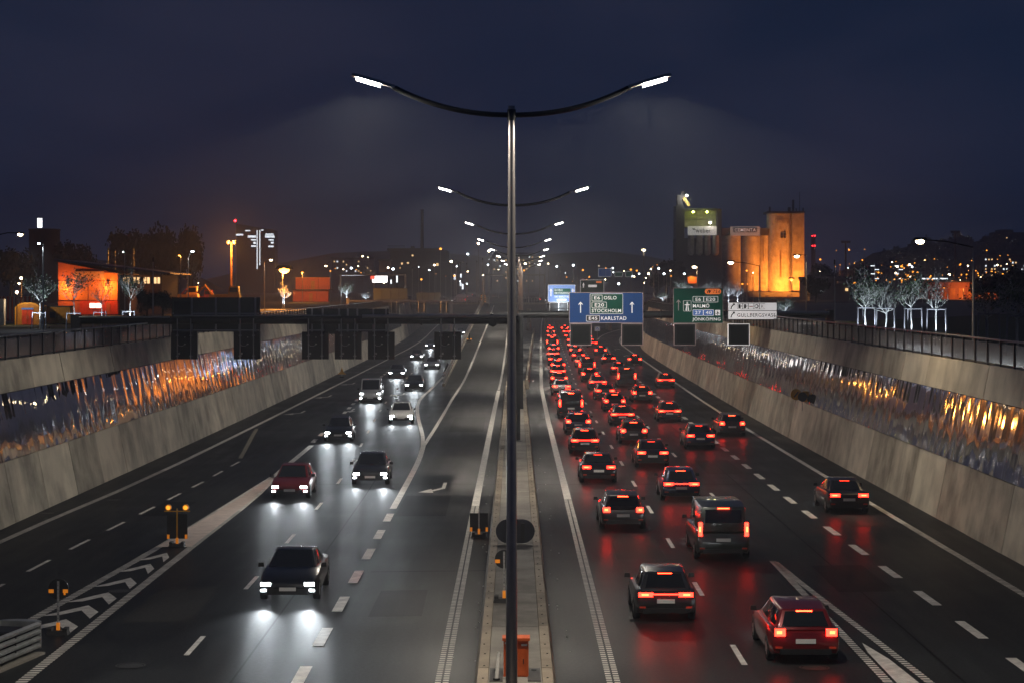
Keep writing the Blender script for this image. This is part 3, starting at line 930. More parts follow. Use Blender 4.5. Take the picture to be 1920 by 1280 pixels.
# poles of the far junction that carry no lit lamp
for k, (x, yt, Y) in enumerate(sorted(((875, 494, 430), (894, 490, 460), (905, 485, 380), (1051, 497, 520), (1083, 498, 540), (991, 494, 470), (1022, 498, 500), (855, 488, 420), (1183, 515, 460), (1226, 505, 420), (1250, 512, 400), (773, 502, 400), (1425, 508, 300)))):
    bare_pole('thin unlit post at the far junction, %s from the left' % ORD[k], x, yt, Y, r=.09, cat='pole')
# ================================================================== gantries
def cyl_beam(a, b, r, m, parent, name):
    return MB().tube([a, b], r, 14).build(name, m, parent, smooth=40)

YG = 122.0          # left gantry, seen from behind
zt = P(0, 600, YG).z
xl, xr = P(140, 0, YG).x, P(972, 0, YG).x
gl_ = thing('sign_gantry', 'left overhead gantry beam seen from behind across the oncoming lanes', 'gantry', (0, YG, 0))
cyl_beam((xl, 0, zt), (xr, 0, zt), 0.25, M_DARK, gl_, 'beam')
MB().box((xl + .1, 0, (zt + Z_TOP) / 2 + .05), (.55, .55, zt - Z_TOP + .5)).build('column', M_DARK, gl_)
MB().box((xr - .05, 0, zt / 2 + .35), (.32, .42, zt + .3 - .6)).build('column', M_DARK, gl_)
for a, b, zz, r in ((P(680, 0, YG).x, P(955, 0, YG).x, P(0, 593, YG).z, .10), (P(327, 0, YG).x, P(640, 0, YG).x, P(0, 594, YG).z + .06, .05), (P(150, 0, YG).x, P(320, 0, YG).x, P(0, 595, YG).z, .05)):
    cyl_beam((a, -.3, zz), (b, -.3, zz), r, M_GALV, gl_, 'conduit')
MB().prism([(P(921, 0, YG).x, zt + .42), (P(931, 0, YG).x, zt + .18), (P(931, 0, YG).x, zt - .3), (P(925, 0, YG).x, zt - .42), (P(917, 0, YG).x, zt - .3), (P(917, 0, YG).x, zt + .18)], -.36, .34).build('flange', M_DARK, gl_)
for px in (240, 430, 600, 790):
    cyl_beam((P(px, 0, YG).x - .05, 0, zt), (P(px, 0, YG).x + .05, 0, zt), .31, M_DARK, gl_, 'flange')

def board(name, label, cat, x0, x1, y0, y1, Y, m, th=0.08, frame=None, fw=0.05, group=None):
    "upright plate given by its pixel rectangle"
    a, b = P(x0, y1, Y), P(x1, y0, Y)
    w, h = b.x - a.x, b.z - a.z
    t = thing(name, label, cat, ((a.x + b.x) / 2, Y, a.z), group=group)
    MB().box((0, 0, h / 2), (w, th, h)).build('panel', m, t)
    if frame:
        for (c, d) in (((0, 0, -fw / 2 + .0), (w + 2 * fw, th + .05, fw)), ((0, 0, h + fw / 2), (w + 2 * fw, th + .05, fw)),
                       ((-w / 2 - fw / 2, 0, h / 2), (fw, th + .046, h)), ((w / 2 + fw / 2, 0, h / 2), (fw, th + .046, h))):
            MB().box(c, d).build('frame_strip', frame, t)
    t['w'] = w; t['h'] = h
    return t

def sign_from_behind(label, x0, x1, y0, y1, Y, ribs, rails, m=M_BACK):
    t = board('road_sign', label, 'road sign', x0, x1, y0, y1, Y + 0.55, m, .06, M_DARK, .03)
    w, h = t['w'], t['h']
    for r in ribs:
        x = P(r, 0, Y + .5).x - t.location.x
        MB().box((x, -.10, h / 2), (.09, .14, h + .06)).build('post_rib', M_GALV, t)
    for q in rails:
        z = P(0, q, Y + .5).z - t.location.z
        MB().box((0, -.055, z), (w * .985, .05, .07)).build('rail', M_GALV, t)
    return t
s1 = sign_from_behind('large grey sign back above the left end of the near gantry', 323, 487, 559, 621, YG, (360, 405, 449, 479), (588, 619))
MB().box((-1.98, -.16, 1.35), (1.0, .2, .85)).build('control_box', M_DARK, s1)
s2 = sign_from_behind('wide low grey sign back at the middle of the near left gantry', 577, 728, 580, 621, YG, (585, 605, 636, 652, 670, 700, 724), (619,))
MB().box((-1.05, -.16, .1), (.68, .26, .52)).build('control_box', M_BACK, s2)

def vms_back(px, label, g):
    t = board('lane_signal', label, 'lane signal', px - 25, px + 25, 622, 673, YG - 0.35, M_BLACK, .28, group=g)
    for dx in (-.40, .40):
        MB().tube([(dx, -.17, -.0), (dx, -.17, 2.4)], .035, 8).build('hanger_tube', M_GALV, t, smooth=40)
        for z in (.2, 1.4):
            MB().box((dx, -.18, z), (.16, .07, .06)).build('clamp', M_GALV, t)
    MB().tube([(-.40, -.19, .92), (-.30, -.19, .80), (-.12, -.19, .78), (.03, -.19, .86)], .018, 6).build('cable', M_GALV, t)
    MB().box((.05, -.17, .90), (.10, .05, .06)).build('socket', M_PAINT, t)
    MB().box((.05, -.165, 1.3), (.05, .04, .05)).build('socket', M_PAINT, t)
    MB().box((-.30, -.165, .34), (.10, .04, .12)).build('type_plate', M_GALV, t)
ords = ORD
for i, px in enumerate((346, 463.5, 591.5, 653, 715, 839.5)):
    vms_back(px, 'black back of the %s lane signal from the left on near gantry' % ords[i], 'lane signals on the left gantry')

# ---- text and flat shapes on the sign faces
def lit(m, col, strength):
    "sign face with emission added so that it looks bright"
    b = m.node_tree.nodes['Principled BSDF']
    b.inputs['Emission Color'].default_value = col + (1,)
    b.inputs['Emission Strength'].default_value = strength
    m.cycles.emission_sampling = 'NONE'
    return m
M_WHITE = lit(mat('sign_white', (0.82, 0.81, 0.80), 0.45, var=0.05), (1.0, .95, .94), .50)  # white plates and lettering carry an added glow
M_SBLUE = lit(mat('sign_blue', (0.012, 0.050, 0.165), 0.5, spec=0.1, var=0.15, scale=0.6), (.06, .20, .66), .11)
M_SGREEN = lit(mat('sign_green', (0.006, 0.075, 0.050), 0.5, spec=0.1, var=0.15, scale=0.6), (.01, .30, .20), .05)
M_SORANGE = lit(mat('sign_orange', (0.85, 0.20, 0.04), 0.4, var=0.05), (1, .22, .05), .6)
M_RBLUE = lit(mat('route_blue', (0.05, 0.14, 0.40), 0.4, var=0.05), (.10, .25, .7), .3)
M_INK = mat('sign_black', (0.012, 0.012, 0.013), 0.45, var=0.05)
M_VMS = mat('vms_face', (0.012, 0.015, 0.017), 0.6, var=0.25, scale=4, spec=0.15)

def text_mesh(txt, bold=0.012, shear=0.0):
    c = bpy.data.curves.new('lettering', 'FONT')
    c.body = txt; c.size = 1.0; c.offset = bold; c.shear = shear
    c.space_character = 1.08
    c.resolution_u = 3
    o = bpy.data.objects.new('lettering_tmp', c)
    COL.objects.link(o)
    dg = bpy.context.evaluated_depsgraph_get()
    me = bpy.data.meshes.new_from_object(o.evaluated_get(dg))
    bpy.data.objects.remove(o)
    bpy.data.curves.remove(c)
    return me

def text_px(t, txt, x0, x1, y0, y1, Y, m, front=-0.046, name='lettering', bold=0.012, shear=0.0, parent=None):
    "lettering filling the pixel rectangle on the face of sign t"
    me = text_mesh(txt, bold, shear)
    xs = [v.co.x for v in me.vertices]; zs = [v.co.y for v in me.vertices]
    a, b = P(x0, y1, Y), P(x1, y0, Y)
    sx = (b.x - a.x) / (max(xs) - min(xs)); sz = (b.z - a.z) / (max(zs) - min(zs))
    mx, mz = min(xs), min(zs)
    for v in me.vertices:
        v.co = ((v.co.x - mx) * sx + a.x - t.location.x, front, (v.co.y - mz) * sz + a.z - t.location.z)
    me.materials.clear(); me.materials.append(m)
    return link(name, me, None, t)

def rect_px(t, x0, x1, y0, y1, Y, m, front=-0.043, name='field', rnd=0.0):
    a, b = P(x0, y1, Y), P(x1, y0, Y)
    ox, oz = t.location.x, t.location.z
    x0_, x1_, z0_, z1_ = a.x - ox, b.x - ox, a.z - oz, b.z - oz
    if not rnd:
        pts = [(x0_, z0_), (x1_, z0_), (x1_, z1_), (x0_, z1_)]
    else:
        pts = []
        for cx_, cz_, a0 in ((x1_ - rnd, z0_ + rnd, -90), (x1_ - rnd, z1_ - rnd, 0), (x0_ + rnd, z1_ - rnd, 90), (x0_ + rnd, z0_ + rnd, 180)):
            for k in range(5):
                q = R(a0 + 22.5 * k)
                pts.append((cx_ + rnd * math.cos(q), cz_ + rnd * math.sin(q)))
    return MB().add([(x, front, z) for x, z in pts], [tuple(range(len(pts)))]).build(name, m, t)

def poly_px(t, pts, Y, m, front=-0.05, name='symbol'):
    vs = []
    for x, y in pts:
        p = P(x, y, Y); vs.append((p.x - t.location.x, front, p.z - t.location.z))
    return MB().add(vs, [tuple(range(len(vs)))]).build(name, m, t)

def bordered(t, x0, x1, y0, y1, Y, m, mb_=None, front=-0.043, bw=0.8, rnd=0.06, name='route_badge'):
    rect_px(t, x0, x1, y0, y1, Y, mb_ or M_WHITE, front, 'badge_border', rnd)
    return rect_px(t, x0 + bw, x1 - bw, y0 + bw, y1 - bw, Y, m, front - 0.003, name, max(0.01, rnd - .02))

def up_arrow(t, x, y0, y1, Y, m=M_WHITE, w=4.2, front=-.05):
    hw = 0.9
    poly_px(t, [(x - hw, y1), (x + hw, y1), (x + hw, y0 + 4), (x + w, y0 + 6.2), (x + w, y0 + 5), (x, y0), (x - w, y0 + 5), (x - w, y0 + 6.2), (x - hw, y0 + 4)], Y, m, front, 'arrow')

YR = 153.0
zr = P(0, 590, YR).z
gr2 = thing('sign_gantry', 'right overhead gantry beam carrying the direction signs', 'gantry', (0, YR, 0))
x0, x1 = P(974, 0, YR).x, P(1560, 0, YR).x
cyl_beam((x0, .35, zr), (x1, .35, zr), .27, M_DARK, gr2, 'beam')
cyl_beam((P(1456, 0, YR).x, .1, P(0, 587, YR).z), (x1 - .2, .1, P(0, 587, YR).z), .16, M_GALV, gr2, 'conduit')
MB().box((x1 - .1, .35, (zr + Z_TOP) / 2), (.6, .6, zr - Z_TOP + .7)).build('column', M_DARK, gr2)
MB().box((x0 + .1, .35, zr / 2 + .3), (.36, .5, zr)).build('column', M_DARK, gr2)
for px in (1240, 1362):
    cyl_beam((P(px, 0, YR).x - .05, .35, zr), (P(px, 0, YR).x + .05, .35, zr), .34, M_DARK, gr2, 'flange')

SPINK = mat('sign_edge', (0.62, 0.50, 0.52), 0.4, var=0.1)
bl = board('road_sign', 'blue direction sign for Oslo, Stockholm and Karlstad', 'road sign', 1068, 1205, 549.5, 605, YR, M_SBLUE, .08, SPINK, .04)
up_arrow(bl, 1088.5, 566, 587, YR); up_arrow(bl, 1185, 566, 587, YR)
bordered(bl, 1106, 1168, 551, 589, YR, M_SGREEN, bw=.7)
bordered(bl, 1109.5, 1129.5, 553.5, 565, YR, M_SGREEN, front=-.050, bw=.7)
text_px(bl, 'E6', 1114, 1125, 556, 562, YR, M_WHITE, -.056)
text_px(bl, 'OSLO', 1132, 1156, 555.5, 562, YR, M_WHITE, -.052)
bordered(bl, 1109.5, 1137.5, 566.5, 578, YR, M_SGREEN, front=-.050, bw=.7)
text_px(bl, 'E20', 1115, 1132.5, 569, 575.5, YR, M_WHITE, -.056)
text_px(bl, 'STOCKHOLM', 1109.5, 1164.5, 579.5, 586, YR, M_WHITE, -.052)
bordered(bl, 1099, 1124.5, 591.5, 603, YR, M_INK, bw=.7)
text_px(bl, 'E45', 1104, 1120, 594, 600, YR, M_WHITE, -.05)
text_px(bl, 'KARLSTAD', 1127, 1174.5, 593.5, 600.5, YR, M_WHITE, -.046)

gn = board('road_sign', 'green motorway sign for Malmö and Jönköping', 'road sign', 1263, 1355, 541, 605.5, YR, M_SGREEN, .08, SPINK, .04)
up_arrow(gn, 1272, 562, 582.5, YR, SPINK)
rect_px(gn, 1321.5, 1352, 542, 552, YR, M_SORANGE, -.043, 'exit_badge', .19)
poly_px(gn, [(1325, 550), (1327.5, 543.8), (1329.6, 543.8), (1327.1, 550)], YR, M_INK, -.048)
poly_px(gn, [(1328.6, 550), (1329.6, 543.8), (1331.6, 543.8), (1331.3, 547.5), (1333, 543.8), (1334.6, 543.8), (1331, 550)], YR, M_INK, -.048)
text_px(gn, '75d', 1336.5, 1350, 543.6, 550.2, YR, M_INK, -.048)
for (a, b, tx, c, d) in ((1298.8, 1319.2, 'E6', 1304, 1314), (1319.2, 1346.4, 'E20', 1324, 1341)):
    bordered(gn, a, b, 556, 567.2, YR, M_SGREEN, bw=.7)
    text_px(gn, tx, c, d, 558.6, 564.8, YR, M_WHITE, -.05)
bordered(gn, 1281, 1296, 564, 584, YR, M_SGREEN, bw=.5)
poly_px(gn, [(1285.2, 583), (1287.6, 583), (1288.3, 566), (1287.6, 566)], YR, M_WHITE, -.05)
poly_px(gn, [(1289.4, 583), (1291.8, 583), (1289.5, 566), (1288.8, 566)], YR, M_WHITE, -.05)
poly_px(gn, [(1283, 572.6), (1294, 572.6), (1292.8, 571), (1284.2, 571)], YR, M_WHITE, -.052)
text_px(gn, 'MALMÖ', 1299, 1330, 569, 577.2, YR, M_WHITE, -.046)
for (a, b, tx, c, d) in ((1298.8, 1318.6, '27', 1303, 1314), (1318.6, 1338.4, '40', 1323, 1334.5)):
    bordered(gn, a, b, 580.8, 592.4, YR, M_RBLUE, bw=.7)
    text_px(gn, tx, c, d, 583.2, 589.8, YR, M_WHITE, -.05)
rect_px(gn, 1341, 1350.2, 581.6, 591.6, YR, M_WHITE)
poly_px(gn, [(1345.2, 582.6), (1346, 582.6), (1346.4, 586), (1349.2, 588.2), (1349.2, 589), (1346.3, 588), (1346.1, 589.8), (1347, 591), (1344.2, 591), (1345.1, 589.8), (1344.9, 588), (1342, 589), (1342, 588.2), (1344.8, 586)], YR, M_INK, -.05)
text_px(gn, 'JÖNKÖPING', 1298, 1351, 594.5, 603.2, YR, M_WHITE, -.046)

wh = board('road_sign', 'white pair of sign plates pointing to Gullbergsvass', 'road sign', 1365.3, 1456, 568, 598.5, YR, M_WHITE, .08, M_INK, .03)
rect_px(wh, 1365.3, 1456, 582.4, 583.6, YR, M_INK, -.044, 'divider')
for yy in (0, 15.6):
    poly_px(wh, [(1369.4, 580 + yy), (1371.6, 580 + yy), (1372.2, 576.5 + yy), (1376.4, 572 + yy), (1378, 574 + yy), (1378, 569.2 + yy), (1372.6, 569.4 + yy), (1374.4, 570.8 + yy), (1370.4, 575.5 + yy)], YR, M_INK, -.045, 'arrow')
for k in range(5):
    a = 1382.2 + k * 10.4
    rect_px(wh, a, a + 10.4, 569.2, 580.2, YR, M_INK, -.044, 'pictogram_frame')
    rect_px(wh, a + .6, a + 9.8, 569.9, 579.5, YR, M_WHITE, -.047, 'pictogram_field')
    if k in (0, 1):
        poly_px(wh, [(a + 2.2, 578.6), (a + 6.2, 578.6), (a + 6.2, 571), (a + 2.2, 571)], YR, M_INK, -.049)
        poly_px(wh, [(a + 6.6, 576), (a + 8.4, 576), (a + 8.4, 572.5), (a + 7.4, 572), (a + 7.4, 575), (a + 6.6, 575)], YR, M_INK, -.049)
    elif k == 2:
        rect_px(wh, a + 1.6, a + 8.8, 574, 575.6, YR, M_RED, -.049, 'symbol')
    elif k == 3:
        c = P(a + 5.2, 574.7, YR)
        MB().disc_y((c.x - wh.location.x, -.048, c.z - wh.location.z), .15, .004, 16).build('symbol', M_INK, wh)
        MB().disc_y((c.x - wh.location.x - .02, -.051, c.z - wh.location.z), .085, .004, 12).build('symbol', M_WHITE, wh)
    else:
        poly_px(wh, [(a + 2.4, 571), (a + 3.2, 571), (a + 4.6, 573.6), (a + 4.6, 575.8), (a + 3.2, 578.4), (a + 2.4, 578.4), (a + 3.7, 575.4), (a + 3.7, 574)], YR, M_INK, -.049)
        poly_px(wh, [(a + 7.9, 571), (a + 7.1, 571), (a + 5.7, 573.6), (a + 5.7, 575.8), (a + 7.1, 578.4), (a + 7.9, 578.4), (a + 6.6, 575.4), (a + 6.6, 574)], YR, M_INK, -.049)
text_px(wh, 'GULLBERGSVASS', 1382, 1454, 587.4, 594.6, YR, M_INK, -.046)
for s in (bl, gn, wh):
    for fx in (-.3, .3):
        MB().box((s['w'] * fx, .22, s['h'] / 2), (.12, .3, s['h'])).build('bracket', M_GALV, s)
for i, (a, lab) in enumerate(((1068.5, 'under the left half of the blue sign'), (1165, 'under the right half of the blue sign'), (1263.5, 'under the green sign'), (1364.6, 'under the white sign plates'))):
    v = board('lane_signal', 'dark square lane signal with pale frame ' + lab, 'lane signal', a + 1, a + 39.4, 608, 646, YR - .1, M_BLACK, .3, M_WHITE if i == 3 else SPINK, .045, group='lane signals on the right gantry')
    w = v['w']; h = v['h']
    MB().box((0, -.155, h / 2), (w * .80, .02, h * .80)).build('matrix_face', M_VMS, v)
    for dx in (-.4, .4):
        MB().tube([(dx, .2, h * .6), (dx, .2, h + .7)], .04, 8).build('hanger_tube', M_GALV, v, smooth=40)

# ---- the gantry before the bridge
YF = 340.0
gf = thing('sign_gantry', 'farther gantry across the oncoming lanes with green sign backs', 'gantry', (0, YF, 0))
zf_ = P(0, 565, YF).z
cyl_beam((P(650, 0, YF).x, .3, zf_), (P(848, 0, YF).x, .3, zf_), .22, M_GALV, gf, 'beam')
MB().box((P(652, 0, YF).x, .3, (zf_ + Z_TOP) / 2), (.5, .5, zf_ - Z_TOP + 1)).build('column', M_GALV, gf)
MB().box((P(846, 0, YF).x, .3, zf_ / 2), (.4, .5, zf_)).build('column', M_GALV, gf)
for a, b, c, d, lab in ((700, 764, 541, 562.5, 'grey green sign back on the far left gantry'), (781, 826, 549, 563, 'smaller dark green sign back on the far left gantry')):
    t = board('road_sign', lab, 'road sign', a, b, c, d, YF, M_BACKG, .08)
    for k in (.25, .5, .75):
        MB().box((t['w'] * (k - .5), -.07, t['h'] / 2), (.07, .07, t['h'])).build('post_rib', M_BACK, t)
for i, px in enumerate((739, 790, 832)):
    t = board('lane_signal', '%s small black lane signal back on the far left gantry' % ords[i], 'lane signal', px - 9, px + 9, 568, 587, YF - .2, M_BLACK, .3, group='lane signals on the far gantry')
    for dx in (-.45, .45):
        MB().tube([(dx, -.18, 0), (dx, -.18, 2.0)], .05, 6).build('hanger_tube', M_GALV, t)
M_SPALE = lit(mat('sign_pale_blue', (0.10, 0.20, 0.48), 0.35, var=0.1), (.35, .5, .9), .5)
M_SGR2 = mat('sign_mid_green', (0.015, 0.13, 0.09), 0.35, var=0.1)
gp = thing('sign_gantry', 'farther gantry over the right lanes behind the blue sign', 'gantry', (0, YF, 0))
xa, xb = P(1024, 0, YF).x, P(1215, 0, YF).x
cyl_beam((xa, .35, P(0, 570, YF).z), (xb, .35, P(0, 570, YF).z), .22, M_DARK, gp, 'beam')
MB().box((xa, .35, P(0, 570, YF).z / 2), (.4, .4, P(0, 570, YF).z)).build('column', M_DARK, gp)
MB().box((xb, .35, (P(0, 570, YF).z + Z_TOP) / 2), (.5, .5, P(0, 570, YF).z - Z_TOP + .6)).build('column', M_DARK, gp)
ps = board('road_sign', 'pale lit direction sign left of the big blue sign', 'road sign', 1028, 1078, 535, 566, YF, M_SPALE, .08, M_WHITE, .05)
rect_px(ps, 1038, 1070, 541.5, 553, YF, M_SGR2, -.045)
text_px(ps, 'E6 OSLO', 1040, 1055, 542.6, 546, YF, M_WHITE, -.052, bold=.02)
text_px(ps, 'E20 STOCKHOLM', 1040, 1069, 548, 551.6, YF, M_WHITE, -.052, bold=.02)
text_px(ps, 'E45 KARLSTAD', 1040, 1068, 555, 558.6, YF, M_WHITE, -.052, bold=.02)
rect_px(ps, 1044, 1062, 561, 564, YF, M_WHITE, -.045)
for a in (1033, 1074): up_arrow(ps, a, 541, 556, YF, w=2.6)
lamp_light('sign_light', 'SPOT', 700, C_COOL, ps, (0, -2.2, -1.0), (R(120), 0, 0), .2, 130, .6)
MB().tube([(-1.8, -2.2, -1.1), (1.8, -2.2, -1.1)], .06, 6).build('light_rail', M_DARK, ps)
fg = board('road_sign', 'small green sign behind the top edge of the blue sign', 'road sign', 1088.5, 1132, 525.5, 549, YF + 40, M_SGR2, .08, M_WHITE, .05)
up_arrow(fg, 1094, 530, 540, YF + 40, w=2)
rect_px(fg, 1103, 1119, 534.5, 539, YF + 40, M_WHITE, -.046)
rect_px(fg, 1118, 1128, 528, 531, YF + 40, M_SORANGE, -.046)
for dx in (-1.6, 1.6): MB().tube([(dx, .1, 0), (dx, .1, Z_TOP - fg.location.z)], .08, 8).build('post', M_GALV, fg)
for i, px in enumerate((1039, 1056)):
    t = board('lane_signal', '%s lane signal under the pale lit direction sign' % ords[i], 'lane signal', px - 8, px + 8, 568.5, 585, YF - .1, M_BLACK, .3, M_WHITE, .05, group='lane signals under the pale sign')
for a, b, c, d, lab, m in ((1122, 1146, 504, 519, 'faint blue sign far beyond the bridge', M_SBLUE), (1153, 1167, 511, 519, 'left faint green sign far beyond the bridge', M_SGREEN), (1173, 1185, 510, 519, 'right faint green sign far beyond the bridge', M_SGREEN)):
    t = board('road_sign', lab, 'road sign', a, b, c, d, 640, m, .1, M_WHITE, .06)
    for dx in (-.3, .3): MB().tube([(t['w'] * dx, .15, t['h'] * .9), (t['w'] * dx, .15, Z_TOP - t.location.z)], .1, 6).build('post', M_GALV, t)

# portal frame far left
pf = thing('portal_frame', 'slim pale portal frame above the grey green sign back', 'portal', (0, 420, 0))
cyl_beam((P(638, 0, 420).x, 0, P(0, 516, 420).z), (P(761, 0, 420).x, 0, P(0, 516, 420).z), .16, M_GALV, pf, 'beam')
for px in (639, 760):
    cyl_beam((P(px, 0, 420).x, 0, Z_TOP), (P(px, 0, 420).x, 0, P(0, 516, 420).z), .2, M_GALV, pf, 'column')
pf2 = thing('portal_frame', 'orange lit portal frame left of the second lamp mast', 'portal', (0, 520, 0))
cyl_beam((P(907, 0, 520).x, 0, P(0, 516, 520).z), (P(1022, 0, 520).x, 0, P(0, 516, 520).z), .16, M_GALV, pf2, 'beam')
for px in (908, 1021):
    cyl_beam((P(px, 0, 520).x, 0, Z_TOP), (P(px, 0, 520).x, 0, P(0, 516, 520).z), .2, M_GALV, pf2, 'column')

# ================================================================== roadside pieces
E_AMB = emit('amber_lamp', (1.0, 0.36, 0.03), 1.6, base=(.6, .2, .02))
M_POST = mat('perforated_post', (0.55, 0.54, 0.52), 0.4, metal=0.7, var=0.3, scale=12)

def foot(t, m=M_RUBBER):
    mb = MB().box((0, 0, .06), (.62, .40, .12), taper=.85)
    mb.box((-.22, 0, .15), (.12, .36, .08)); mb.box((.22, 0, .15), (.12, .36, .08))
    mb.build('base_foot', m, t)
    MB().box((0, 0, .22), (.09, .09, .22)).build('socket', M_AMBER, t)

def round_work_sign(label, loc, h=1.35, r=.29):
    t = thing('work_sign', label, 'road sign', loc)
    foot(t)
    MB().box((0, 0, .2 + h / 2), (.055, .04, h)).build('post', M_POST, t)
    holes = MB()
    for k in range(9): holes.box((0, -.021, .45 + k * h * .09), (.018, .006, .03))
    holes.build('post_holes', M_INK, t, kind='stuff')
    MB().disc_y((0, .04, h - .02), r, .025, 28).build('disc', M_BLACK, t)
    for s in (-1, 1):
        MB().box((s * r * .70, .02, h - .08), (.14, .03, .10)).build('reflector', M_AMBER, t)
    MB().box((r * .62, .02, h - .16), (.05, .03, .06)).build('reflector', M_AMBER, t)
    return t
xq, yq = G(109, 1188)
round_work_sign('round black sign back with orange reflectors beside the crash cushion', (xq, yq, 0), 1.30)
round_work_sign('round black sign back with orange reflectors on the median', (-.32, 58.7, MH), 1.25, .27)

def board_work_sign(label, px, py, w, h, lamps=False, z0=0.35):
    x, y = G(px, py)
    t = thing('work_sign', label, 'road sign', (x, y, 0))
    foot(t)
    MB().box((0, 0, .2 + (h + z0) / 2), (.05, .04, h + z0)).build('post', M_YEL if lamps else M_POST, t)
    MB().box((0, .05, z0 + h / 2), (w, .03, h)).build('panel', M_BLACK, t)
    for s in (-1, 1):
        MB().box((s * (w / 2 - .05), .02, z0 + .08), (.09, .03, .16)).build('reflector', M_AMBER, t)
    if lamps:
        MB().box((0, 0, z0 + h + .10), (w * 1.25, .05, .04)).build('crossbar', M_YEL, t)
        for s in (-1, 1):
            q = MB().disc_y((s * w * .42, 0, z0 + h + .24), .125, .10, 20).build('warning_lamp', M_YEL, t)
            MB().disc_y((s * w * .42, -.055, z0 + h + .24), .085, .012, 16).build('lens', E_AMB, q)
    return t
board_work_sign('black sign back with two round amber warning lamps in the gore', 332, 1024, .78, .95, True, .30)
board_work_sign('black square sign back with orange reflectors left of the median', 898, 1006, .72, .72, False, .22)
dbl = thing('double_sign', 'wide rounded black sign back standing on the median behind the mast', 'road sign', (0.0, 72.0, MH))
pts = []
for s, a0 in ((1, -90), (-1, 90)):
    for k in range(13):
        q = R(a0 + 15 * k); pts.append((s * .27 + .42 * math.cos(q), .46 + .42 * math.sin(q)))
MB().prism(pts, .0, .03).build('panel', mat('sign_back_navy', (.022, .026, .038), .45), dbl)
for x in (-.26, .26): MB().box((x, -.05, .42), (.13, .1, .66)).build('bracket', M_BLACK, dbl)
MB().box((0, -.04, .3), (.08, .06, .7)).build('post', M_BLACK, dbl)

# orange cabinet, bollard tube and chamber on the median
cab = thing('orange_cabinet', 'orange control cabinet at the foot of the nearest lamp mast', 'cabinet', (.02, 47.6, MH))
MB().box((0, 0, .42), (.58, .42, .84)).build('housing', M_ORANGE, cab)
MB().box((0, -.01, .87), (.64, .48, .06)).build('lid', M_ORANGE, cab)
MB().box((-.0, -.218, .34), (.44, .014, .60)).build('door', M_ORANGE, cab)
MB().box((.19, -.222, .74), (.14, .008, .05)).build('type_plate', M_PAINT, cab)
MB().box((-.23, -.218, .78), (.06, .008, .04)).build('type_plate', M_PAINT, cab)
MB().box((.17, -.23, .36), (.02, .02, .12)).build('handle', M_DARK, cab)
tb = thing('marker_post', 'white leaning marker tube left of the orange cabinet', 'post', (-.43, 46.9, MH))
MB().tube([(0, 0, 0), (.05, .25, .62)], .045, 12).build('tube', M_PAINT, tb, smooth=40)
MB().tube([(0, 0, 0), (0, 0, .06)], .08, 12).build('base_ring', M_RUBBER, tb, smooth=40)
for s, lab in ((-1, 'dark hatch plate left of the orange cabinet'), (1, 'dark hatch plate right of the orange cabinet')):
    hp = thing('hatch_plate', lab, 'hatch', (s * .44, 47.6, MH))
    MB().box((0, 0, .012), (.30, 1.6, .02)).build('plate', M_IRON, hp)
    MB().box((0, .5, .03), (.12, .05, .02)).build('handle', M_DARK, hp)

# crash cushion of overlapping fender panels
cc = thing('crash_cushion', 'galvanised crash cushion with overlapping ribbed fender panels in the gore', 'crash cushion', (-15.5, 43.9, 0), R(-11.0))
M_FEND = mat('fender_steel', (0.46, 0.48, 0.48), 0.4, metal=0.7, var=0.25, scale=3)
for side in (-1, 1):
    for k in range(7):
        ya = k * 1.6
        x = side * (.62 - .012 * k)
        for r_ in range(4):
            z = .22 + r_ * .19
            MB().add([(x, ya, z - .075), (x + side * .075, ya, z - .03), (x + side * .075, ya, z + .03), (x, ya, z + .075),
                      (x - side * .015, ya + 1.68, z - .075), (x + side * .06, ya + 1.68, z - .03), (x + side * .06, ya + 1.68, z + .03), (x - side * .015, ya + 1.68, z + .075)],
                     [(0, 1, 2, 3), (7, 6, 5, 4), (0, 4, 5, 1), (1, 5, 6, 2), (2, 6, 7, 3), (3, 7, 4, 0)]).build('fender_panel', M_FEND, cc)
for k in range(7):
    MB().box((0, k * 1.6 + .2, .48), (1.16, .06, .62)).build('diaphragm', M_DARK, cc)
    MB().box((0, k * 1.6 + 1.0, .50), (.9, .95, .50)).build('absorber', M_BLACK, cc)
for q in (3.3, 3.9, 4.5, 8.3, 9.0):
    MB().box((-.05, q, .77), (.75, .16, .03)).build('hazard_strip', mat('hazard_yellow_%d' % int(q * 10), (.65, .5, .06), .5), cc)
nose = []
for k in range(9):
    q = R(180 * k / 8); nose.append((.60 * math.cos(q), 11.3 + .35 * math.sin(q)))
MB().slab(nose, .14, .86).build('nose_cap', M_FEND, cc, smooth=40)
MB().box((0, 5.5, .03), (1.5, 11.5, .06)).build('base_plate', M_MED, cc)

# yellow delineators near the walls
def arrow_plate(label, px, py, s=.55, m=M_YEL):
    x, y = G(px, py)
    t = thing('marker_sign', label, 'road sign', (x, y, 0))
    MB().prism([(-s, .35), (s, .35), (s * .35, .35 + s * .5), (0, .35 + s * 1.6), (-s * .35, .35 + s * .5)], 0, .03).build('panel', m, t)
    MB().tube([(0, .05, 0), (0, .05, .9)], .03, 6).build('post', M_GALV, t)
    MB().box((0, .05, .05), (.5, .35, .1), taper=.8).build('base_foot', M_RUBBER, t)
arrow_plate('dull yellow triangular marker at the foot of the left wall', 641, 707, .50)
am = thing('arrow_marker', 'black arrow shaped marker at the nose of the ramp barrier', 'road sign', (G(839, 704)[0], G(839, 704)[1], 0))
MB().prism([(-.5, .3), (.5, .3), (0, 1.5)], 0, .03).build('panel', M_BLACK, am)
MB().tube([(0, .05, 0), (0, .05, 1.2)], .03, 6).build('post', M_GALV, am)
MB().box((0, .05, .08), (.7, .4, .16), taper=.8).build('base_foot', M_RUBBER, am)
